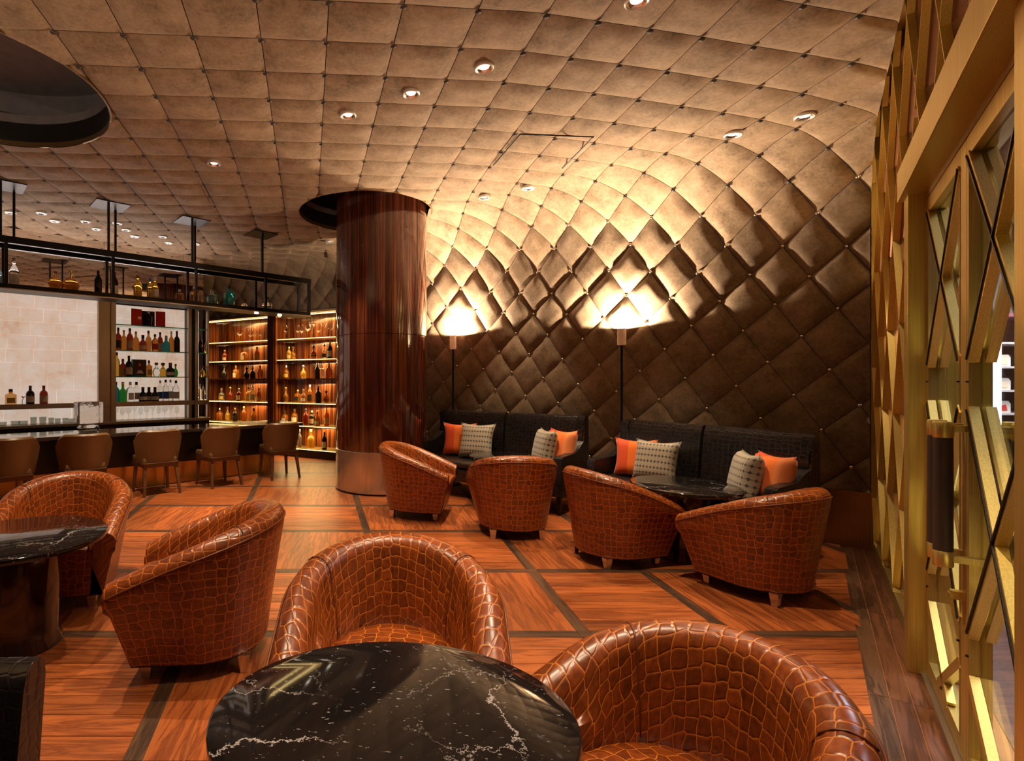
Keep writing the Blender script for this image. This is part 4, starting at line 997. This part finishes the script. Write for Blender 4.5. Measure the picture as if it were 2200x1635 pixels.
def auto(pxs, seed, glasses=('amber', 'gold', 'amber', 'clear', 'red', 'gold', 'dark')):
    rg = random.Random(seed); out = []
    for px in pxs:
        k = rg.choice(['tall', 'squat', 'square', 'ball', 'x', 'tall']); h = rg.uniform(.22, .29) if k == 'tall' else rg.uniform(.2, .26)
        out.append((px, k, rg.choice(glasses), rg.choice(['black', 'gold', 'brown', 'silver']), rg.choice(['cream', None, 'white', 'gold', None, 'black']), h, rg.uniform(.08, .11)))
    return out
GB = 'bottles in the lit cabinets'
cabR, cabL = 'of the cabinet beside the column', 'of the cabinet nearer the bar'
for z, pl, pr_, nm in ((VZ[1], (483, 525, 552), (621, 630, 674, 697, 709), 'second'), (VZ[2], (482, 507, 530, 543, 559), (615, 652, 682, 691, 707), 'third'), (VZ[3], (476, 495, 513, 534, 543, 556), (614, 640, 652, 666, 684, 701), 'fourth'), (VZ[4], (472, 489, 505, 524, 545), (612, 633, 657, 670, 682, 702), 'fifth')):
    row(auto(pl, 11+int(z*10)), z, .13, VO, VD, VN, ', %s shelf %s' % (nm, cabL), GB, RZV, 1.15)
    row(auto(pr_, 40+int(z*10)), z, .13, VO, VD, VN, ', %s shelf %s' % (nm, cabR), GB, RZV, 1.15)
row([(644, 'tall', 'clear', 'silver', None, .34, .08), (668, 'squat', 'gold', 'gold', None, .34, .15), (697, 'wine', 'dark', 'black', 'white', .32, .09)], VZ[5], .13, VO, VD, VN, 'on the bottom shelf %s' % cabR, GB, RZV)
for k, px in enumerate((614, 640, 648, 661, 670, 684, 696, 710)):
    p, _ = at_line(px, .13+(k % 2)*.06, VO, VD, VN, VZ[0]); stem_glass(p, 'stemmed glass, %s from left, top shelf %s' % (ORD[k], cabR), 'stemmed glasses in the cabinets', .26, .052, ['wine', 'wine', 'wine', 'coupe', 'cone', 'wine', 'cone', 'coupe'][k])
for k, px in enumerate((515, 538, 546, 557)):
    p, _ = at_line(px, .13+(k % 2)*.06, VO, VD, VN, VZ[0]); stem_glass(p, 'stemmed glass, %s from left, top shelf %s' % (ORD[k], cabL), 'stemmed glasses in the cabinets', .24, .05, ['coupe', 'wine', 'wine', 'wine'][k])

# tufted wall above the cabinets, bending into the ceiling
wv = tag(MB().hexa([va(-.05, .47, 0), va(4.2, .47, 0), va(4.2, .52, 0), va(-.05, .52, 0)], [va(-.05, .47, 2.9), va(4.2, .47, 2.9), va(4.2, .52, 2.9), va(-.05, .52, 2.9)]).build('wall_cabinet', M_base), 'dark tufted suede wall above the lit bottle cabinets', 'wall', kind='structure')
R2 = .55
def bend2(u, q):                                      # q: arc length down from the ceiling
    if q < 0: v, d, n2 = R2-q, 0, (0, -1)
    elif q < R2*math.pi/2: a = q/R2; v = R2-R2*math.sin(a); d = R2*(1-math.cos(a)); n2 = (math.sin(a), -math.cos(a))
    else: v = 0; d = R2+q-R2*math.pi/2; n2 = (1, 0)
    b = va(u, .04-v, 0); return Vector((b.x, b.y, ZC-.01-d)), Vector((-VN.x*n2[0], -VN.y*n2[0], n2[1]))
Dg = .46
for i in range(-4, 15):
    for j in range(-3, 15):
        cu, cq = (i-j+.0)*Dg/2+1.2, (i+j+1)*Dg/2-2.2
        if not (-.6 < cu < 3.9 and -.7 < cq < 1.35): continue
        vs = []; n = 5
        for a in range(n+1):
            for b_ in range(n+1):
                s, t = a/n, b_/n; u = (i+s-j-t)*Dg/2+1.2; q = (i+s+j+t)*Dg/2-2.2
                p, nn = bend2(u, q); h = .032*((1-abs(2*s-1)**3)*(1-abs(2*t-1)**3))**.6
                if p.z < 2.705: p.z = 2.705
                vs.append(p+nn*h)
        MB().add(vs, tile_faces(n)).build('suede_panel', M_suede_shade, wv, smooth=True, fix=False)

# ------------------------------------------------------------------ brass lattice screen and glazed doors
RZD = math.atan2(DD.y, DD.x)                          # local x: along the wall (s), y: into the room (n)
def dthing(name, lab, cat, kind=None):
    o = thing(name, lab, cat, (DO.x, DO.y, 0), RZD)
    if kind: o['kind'] = kind
    return o
scr = dthing('lattice_screen', 'tall brass screen of folded diamond cells left of the door', 'screen')
S0, S1, ZB, ZT = -.36, 1.93, .09, 3.55
NF = -.13                                             # depth of the fins
cw, chh = .62, 1.08                                    # diamond width and height
M_facet = brushed('facet_gold', (.80, .64, .34), .45); M_rust = mat('rust_facet', (.20, .075, .022), .42, .6)
def inpoly(poly, s0, s1, z0, z1):
    for a, b, c in ((-1, 0, -s0), (1, 0, s1), (0, -1, -z0), (0, 1, z1)):
        if len(poly) < 3: return []
        poly = clip(poly, a, b, c)
    return poly
def lattice(root, s0, s1, z0, z1, sref, zref):
    i0 = int((s0-sref)/cw*2)-3; i1 = int((s1-sref)/cw*2)+3
    for i in range(i0, i1+1):
        for j in range(int((z0-zref)/chh*2)-3, int((z1-zref)/chh*2)+4):
            if (i+j) % 2: continue
            cs, cz_ = sref+i*cw/2, zref+j*chh/2
            # folded facets: four triangles from the diamond's corners to an inner point set back
            c = (cs, cz_); q = [(cs+cw/2, cz_), (cs, cz_+chh/2), (cs-cw/2, cz_), (cs, cz_-chh/2)]
            for k in range(4):
                a, b = q[k], q[(k+1) % 4]
                tri = inpoly([a, b, c], s0, s1, z0, z1)
                if len(tri) < 3: continue
                def dep(p):                           # 0 at the edge, deepest near the middle line
                    e = 1-(abs(p[0]-cs)/(cw/2)+abs(p[1]-cz_)/(chh/2)); return -.02-(.125)*max(0, e)*(1 if k in (0, 3) else .75)
                f = [(p[0], dep(p), p[1]) for p in tri]; g = [(p[0], dep(p)-.006, p[1]) for p in tri]
                MB().hexa(g, f).build('facet', M_facet if (k in (0, 3)) ^ (cz_ > 1.9) else M_rust, root)
            for a, b in ((q[0], q[1]), (q[1], q[2])):     # fins on two edges of every diamond
                sg = [a, b]
                # clip the segment
                t0, t1 = 0, 1; dx, dz = b[0]-a[0], b[1]-a[1]
                for d_, lo, hi, o_ in ((dx, s0, s1, a[0]), (dz, z0, z1, a[1])):
                    ta, tb = (lo-o_)/d_, (hi-o_)/d_; ta, tb = min(ta, tb), max(ta, tb); t0, t1 = max(t0, ta), min(t1, tb)
                if t1-t0 < .03: continue
                A = (a[0]+dx*t0, NF/2+.01, a[1]+dz*t0); B = (a[0]+dx*t1, NF/2+.01, a[1]+dz*t1)
                MB().bar(A, B, (0, 1, 0), -NF, .008).build('fin', M_brass, root)
lattice(scr, S0, S1, ZB, ZT, .2, 1.2)
MB().box(S0-.02, S1+.03, -.16, .006, .0, ZB).build('base_rail', M_brass2, scr)
MB().box(S1, S1+.03, -.16, .012, ZB, ZT).build('edge_post', M_brass, scr)
MB().box(-3.6, S1+.03, -.16, .02, ZT-.02, ZT+.02).build('top_rail', M_brass2, scr)
MB().box(S0-.02, S1, -.19, -.165, ZB, ZT).build('backing', M_black, scr)
# screen above the door
scu = dthing('lattice_screen', 'brass diamond screen above the door header', 'screen')
lattice(scu, -3.4, S0-.02, 2.46, ZT-.02, .2, 1.2)
MB().box(-3.4, S0-.02, -.19, -.165, 2.44, ZT).build('backing', M_black, scu)
# post and header of the doorway
fr = dthing('door_1', 'brushed brass door post and header beam', 'door frame', 'structure')
MB().box(-.50, -.37, -.16, .045, 0, 2.45).build('post', M_brass, fr, bevel=.004)
MB().box(-3.3, -.37, -.16, .07, 2.30, 2.45).build('header_beam', M_brass, fr, bevel=.004)
MB().box(-3.3, -.50, -.10, -.02, 2.27, 2.30).build('head_stop', M_brass2, fr)
MB().box(-3.3, -.50, -.10, .0, 0, .012).build('sill', M_steel, fr)
def leaf(s_a, s_b, lab, hs, lock=False):              # s_a nearer the post
    d = dthing('glass_door', lab, 'door'); st = .075; zt = 2.265
    x0, x1 = s_b, s_a
    MB().box(x1-st*.55, x1, -.075, -.02, .02, zt).build('stile', M_brass, d, bevel=.003); MB().box(x0, x0+st*1.3, -.075, -.02, .02, zt).build('stile', M_brass, d, bevel=.003)
    MB().box(x0+st*1.3, x1-st*.55, -.075, -.02, .02, .09).build('bottom_rail', M_brass, d); MB().box(x0+st*1.3, x1-st*.55, -.075, -.02, zt-.07, zt).build('top_rail', M_brass, d)
    MB().box(x0+st*1.3, x1-st*.55, -.052, -.044, .09, zt-.07).build('glass_pane', M_glass, d)
    a, b = x1-st*.55, x0+st*1.3
    for z0, z1 in ((1.48, 2.19), (.52, 1.30)):
        for (sa, za), (sb, zb) in (((a, z0), (b, z1)), ((a, z1), (b, z0))):
            for y, hh in ((-.028, .03), (-.068, .03)):
                g = MB().bar((sa, y, za), (sb, y, zb), (0, 1, 0), .026, .042).build('diagonal_bar', M_brass, d)
            MB().bar((sa, -.012, za), (sb, -.012, zb), (0, 1, 0), .004, .010).build('bar_groove', M_black, d)
    for (sa, za), (sb, zb) in (((a, .36), (b-(b-a)*.35, .09)), ((b, .36), (a+(b-a)*.35, .09))):
        MB().bar((sa, -.03, za), (sb, -.03, zb), (0, 1, 0), .026, .042).build('diagonal_bar', M_brass, d)
    for x in (a, b): MB().box(x-.006, x+.006, -.045, -.018, .09, zt-.07).build('glazing_bead', M_brass2, d)
    for z in (1.40, .44):
        for x in (a, b): MB().lathe([(.006, z-.003), (.006, z+.003)], 8, x=x, y=-.016).build('screw', M_black, d)
    for y, sg in ((.045, 1), (-.14, -1)):
        hnd = MB().lathe([(.024, .80), (.026, .802), (.026, 1.20), (.024, 1.202)], 20, x=hs, y=y).build('handle', mat('handle_leather', (.035, .018, .012), .55), d, smooth='auto')
        for z in (.745, 1.202): MB().lathe([(.025, z), (.027, z+.004), (.027, z+.052), (.025, z+.056)], 20, x=hs, y=y).build('handle_end', M_brass, hnd, smooth='auto')
        for z in (.775, 1.235): MB().bar((hs, y, z), (hs, -.03, z), (0, 0, 1), .022, .022).build('handle_mount', M_brass2, hnd)
    if lock:
        k = MB().bar((hs, -.02, .62), (hs, .012, .62), (0, 0, 1), .03, .03).build('lock', M_brass, d); MB().bar((hs+.012, .012, .62), (hs-.03, .012, .62), (0, 1, 0), .01, .016).build('thumb_turn', M_brass, k)
    return d
leaf(-.505, -1.318, 'glazed brass door leaf with crossing bars next to the brass post', -1.265, True)
leaf(-1.326, -2.14, 'glazed brass door leaf with crossing bars at the right edge', -1.378)
sd = dthing('door_2', 'brass jamb at the far right edge', 'door frame', 'structure')
MB().box(-2.32, -2.15, -.16, .03, 0, 2.30).build('post', M_brass, sd, bevel=.004)

# ------------------------------------------------------------------ corridor with a lit display beyond the glass
M_corr = mat('corridor_wall_paint', (.06, .05, .055), .6); 
cf = tag(MB().hexa([dw(-6, -.19, -.06), dw(3.5, -.19, -.06), dw(3.5, -4.2, -.06), dw(-6, -4.2, -.06)], [dw(-6, -.19, .001), dw(3.5, -.19, .001), dw(3.5, -4.2, .001), dw(-6, -4.2, .001)]).build('floor_corridor', wood_uv('corridor_oak', (.07, .02, .008), (.20, .07, .03), .35), uv=[(v.x*.9, v.y*.9) for v in (dw(-6, -.19, 0), dw(3.5, -.19, 0), dw(3.5, -4.2, 0), dw(-6, -4.2, 0))]*2), 'dark wood floor of the corridor beyond the door', 'floor', kind='structure')
tag(MB().hexa([dw(-6, -4.0, 0), dw(3.5, -4.0, 0), dw(3.5, -4.2, 0), dw(-6, -4.2, 0)], [dw(-6, -4.0, 3.4), dw(3.5, -4.0, 3.4), dw(3.5, -4.2, 3.4), dw(-6, -4.2, 3.4)]).build('wall_corridor', M_corr), 'dark corridor wall beyond the door', 'wall', kind='structure')
tag(MB().hexa([dw(3.3, -.2, 0), dw(3.5, -.2, 0), dw(3.5, -4.0, 0), dw(3.3, -4.0, 0)], [dw(3.3, -.2, 3.4), dw(3.5, -.2, 3.4), dw(3.5, -4.0, 3.4), dw(3.3, -4.0, 3.4)]).build('wall_corridor_end', M_corr), 'end wall of the dark corridor beyond the door', 'wall', kind='structure')
tag(MB().hexa([dw(-6, -.2, 3.4), dw(3.5, -.2, 3.4), dw(3.5, -4.2, 3.4), dw(-6, -4.2, 3.4)], [dw(-6, -.2, 3.45), dw(3.5, -.2, 3.45), dw(3.5, -4.2, 3.45), dw(-6, -4.2, 3.45)]).build('ceiling_corridor', M_corr), 'dark corridor ceiling beyond the door', 'ceiling', kind='structure')
def hit(px, n):                                       # s on the plane n seen at column px
    r_ = (px-CX)/F; q = DO+DN*n; return (r_*q.y-q.x)/(DD.x-r_*DD.y)
Yd = 4.4
def zat(py, Y): return HC-(py-HY)*Y/F
def xat(px, Y=Yd): return (px-CX)/F*Y
sh = thing('display_shelf', 'lit display shelving seen through the door glass', 'shelf', (xat(2180), Yd, 0))
def sx_(px): return xat(px+9)-xat(2180)
MB().box(sx_(2133), sx_(2300), .36, .39, .4, zat(672, Yd)).build('back_board', mat('shelf_back', (.16, .085, .05), .5), sh)
for py in (735, 787, 838, 888, 944): MB().box(sx_(2140), sx_(2300), 0, .36, zat(py, Yd)-.015, zat(py, Yd)).build('shelf', mat('pale_shelf', (.5, .45, .45), .3), sh)
MB().box(sx_(2126), sx_(2143), 0, .1, .75, zat(680, Yd)).build('light_panel', emit('cool_light_panel', (.80, .87, 1), .9), sh)
lamp('added_shelf_lamp', 'AREA', (xat(2200), Yd-.25, 2.3), 14, (1, .86, .75), (xat(2190), Yd+.2, 1.2), .5)  # added lamp without a fixture, brightens the display shelf
MB().box(sx_(2126), sx_(2300), 0, .39, zat(680, Yd), zat(672, Yd)).build('shelf_head', mat('plum_head', (.12, .04, .06), .4), sh)
for k, py in enumerate((787, 838, 888)):
    z = zat(py, Yd); w_ = 16*Yd/F; hh = 26*Yd/F
    bx_ = thing('display_case', ['pale round-topped case on the upper shelf beyond the door', 'pale round-topped case on the middle shelf beyond the door', 'pale round-topped case with a red mark on the lower shelf'][k], 'case', (xat(2174), Yd+.14, z), 0, 'cases on the display shelf')
    pr = [(-w_, 0), (w_, 0), (w_, hh*.75), (w_*.7, hh), (-w_*.7, hh), (-w_, hh*.75)]
    MB().hexa([(x, -.08, z_) for x, z_ in pr], [(x, .06, z_) for x, z_ in pr]).build('body', mat('case_cream', (.62, .55, .45), .4), bx_)
    MB().tube([(-w_*.4, -.02, hh), (-w_*.25, -.02, hh*1.16), (w_*.25, -.02, hh*1.16), (w_*.4, -.02, hh)], .008, 6).build('grip', M_black, bx_)
    MB().hexa([(-w_*.55, -.084, hh*.2), (w_*.5, -.084, hh*.2), (w_*.5, -.08, hh*.2), (-w_*.55, -.08, hh*.2)], [(-w_*.4, -.084, hh*.6), (w_*.3, -.084, hh*.7), (w_*.3, -.08, hh*.7), (-w_*.4, -.08, hh*.6)]).build('front_print', LABS['red'] if k == 2 else LABS['cream'], bx_)
lamp('corridor_lamp', 'AREA', dw(-.5, -1.6, 3.3), 75, (.8, .84, 1), dw(-.5, -1.6, 0), 1.2)
lamp('corridor_lamp', 'AREA', dw(1.5, -1.6, 3.3), 60, (.8, .84, 1), dw(1.5, -1.6, 0), 1.0)
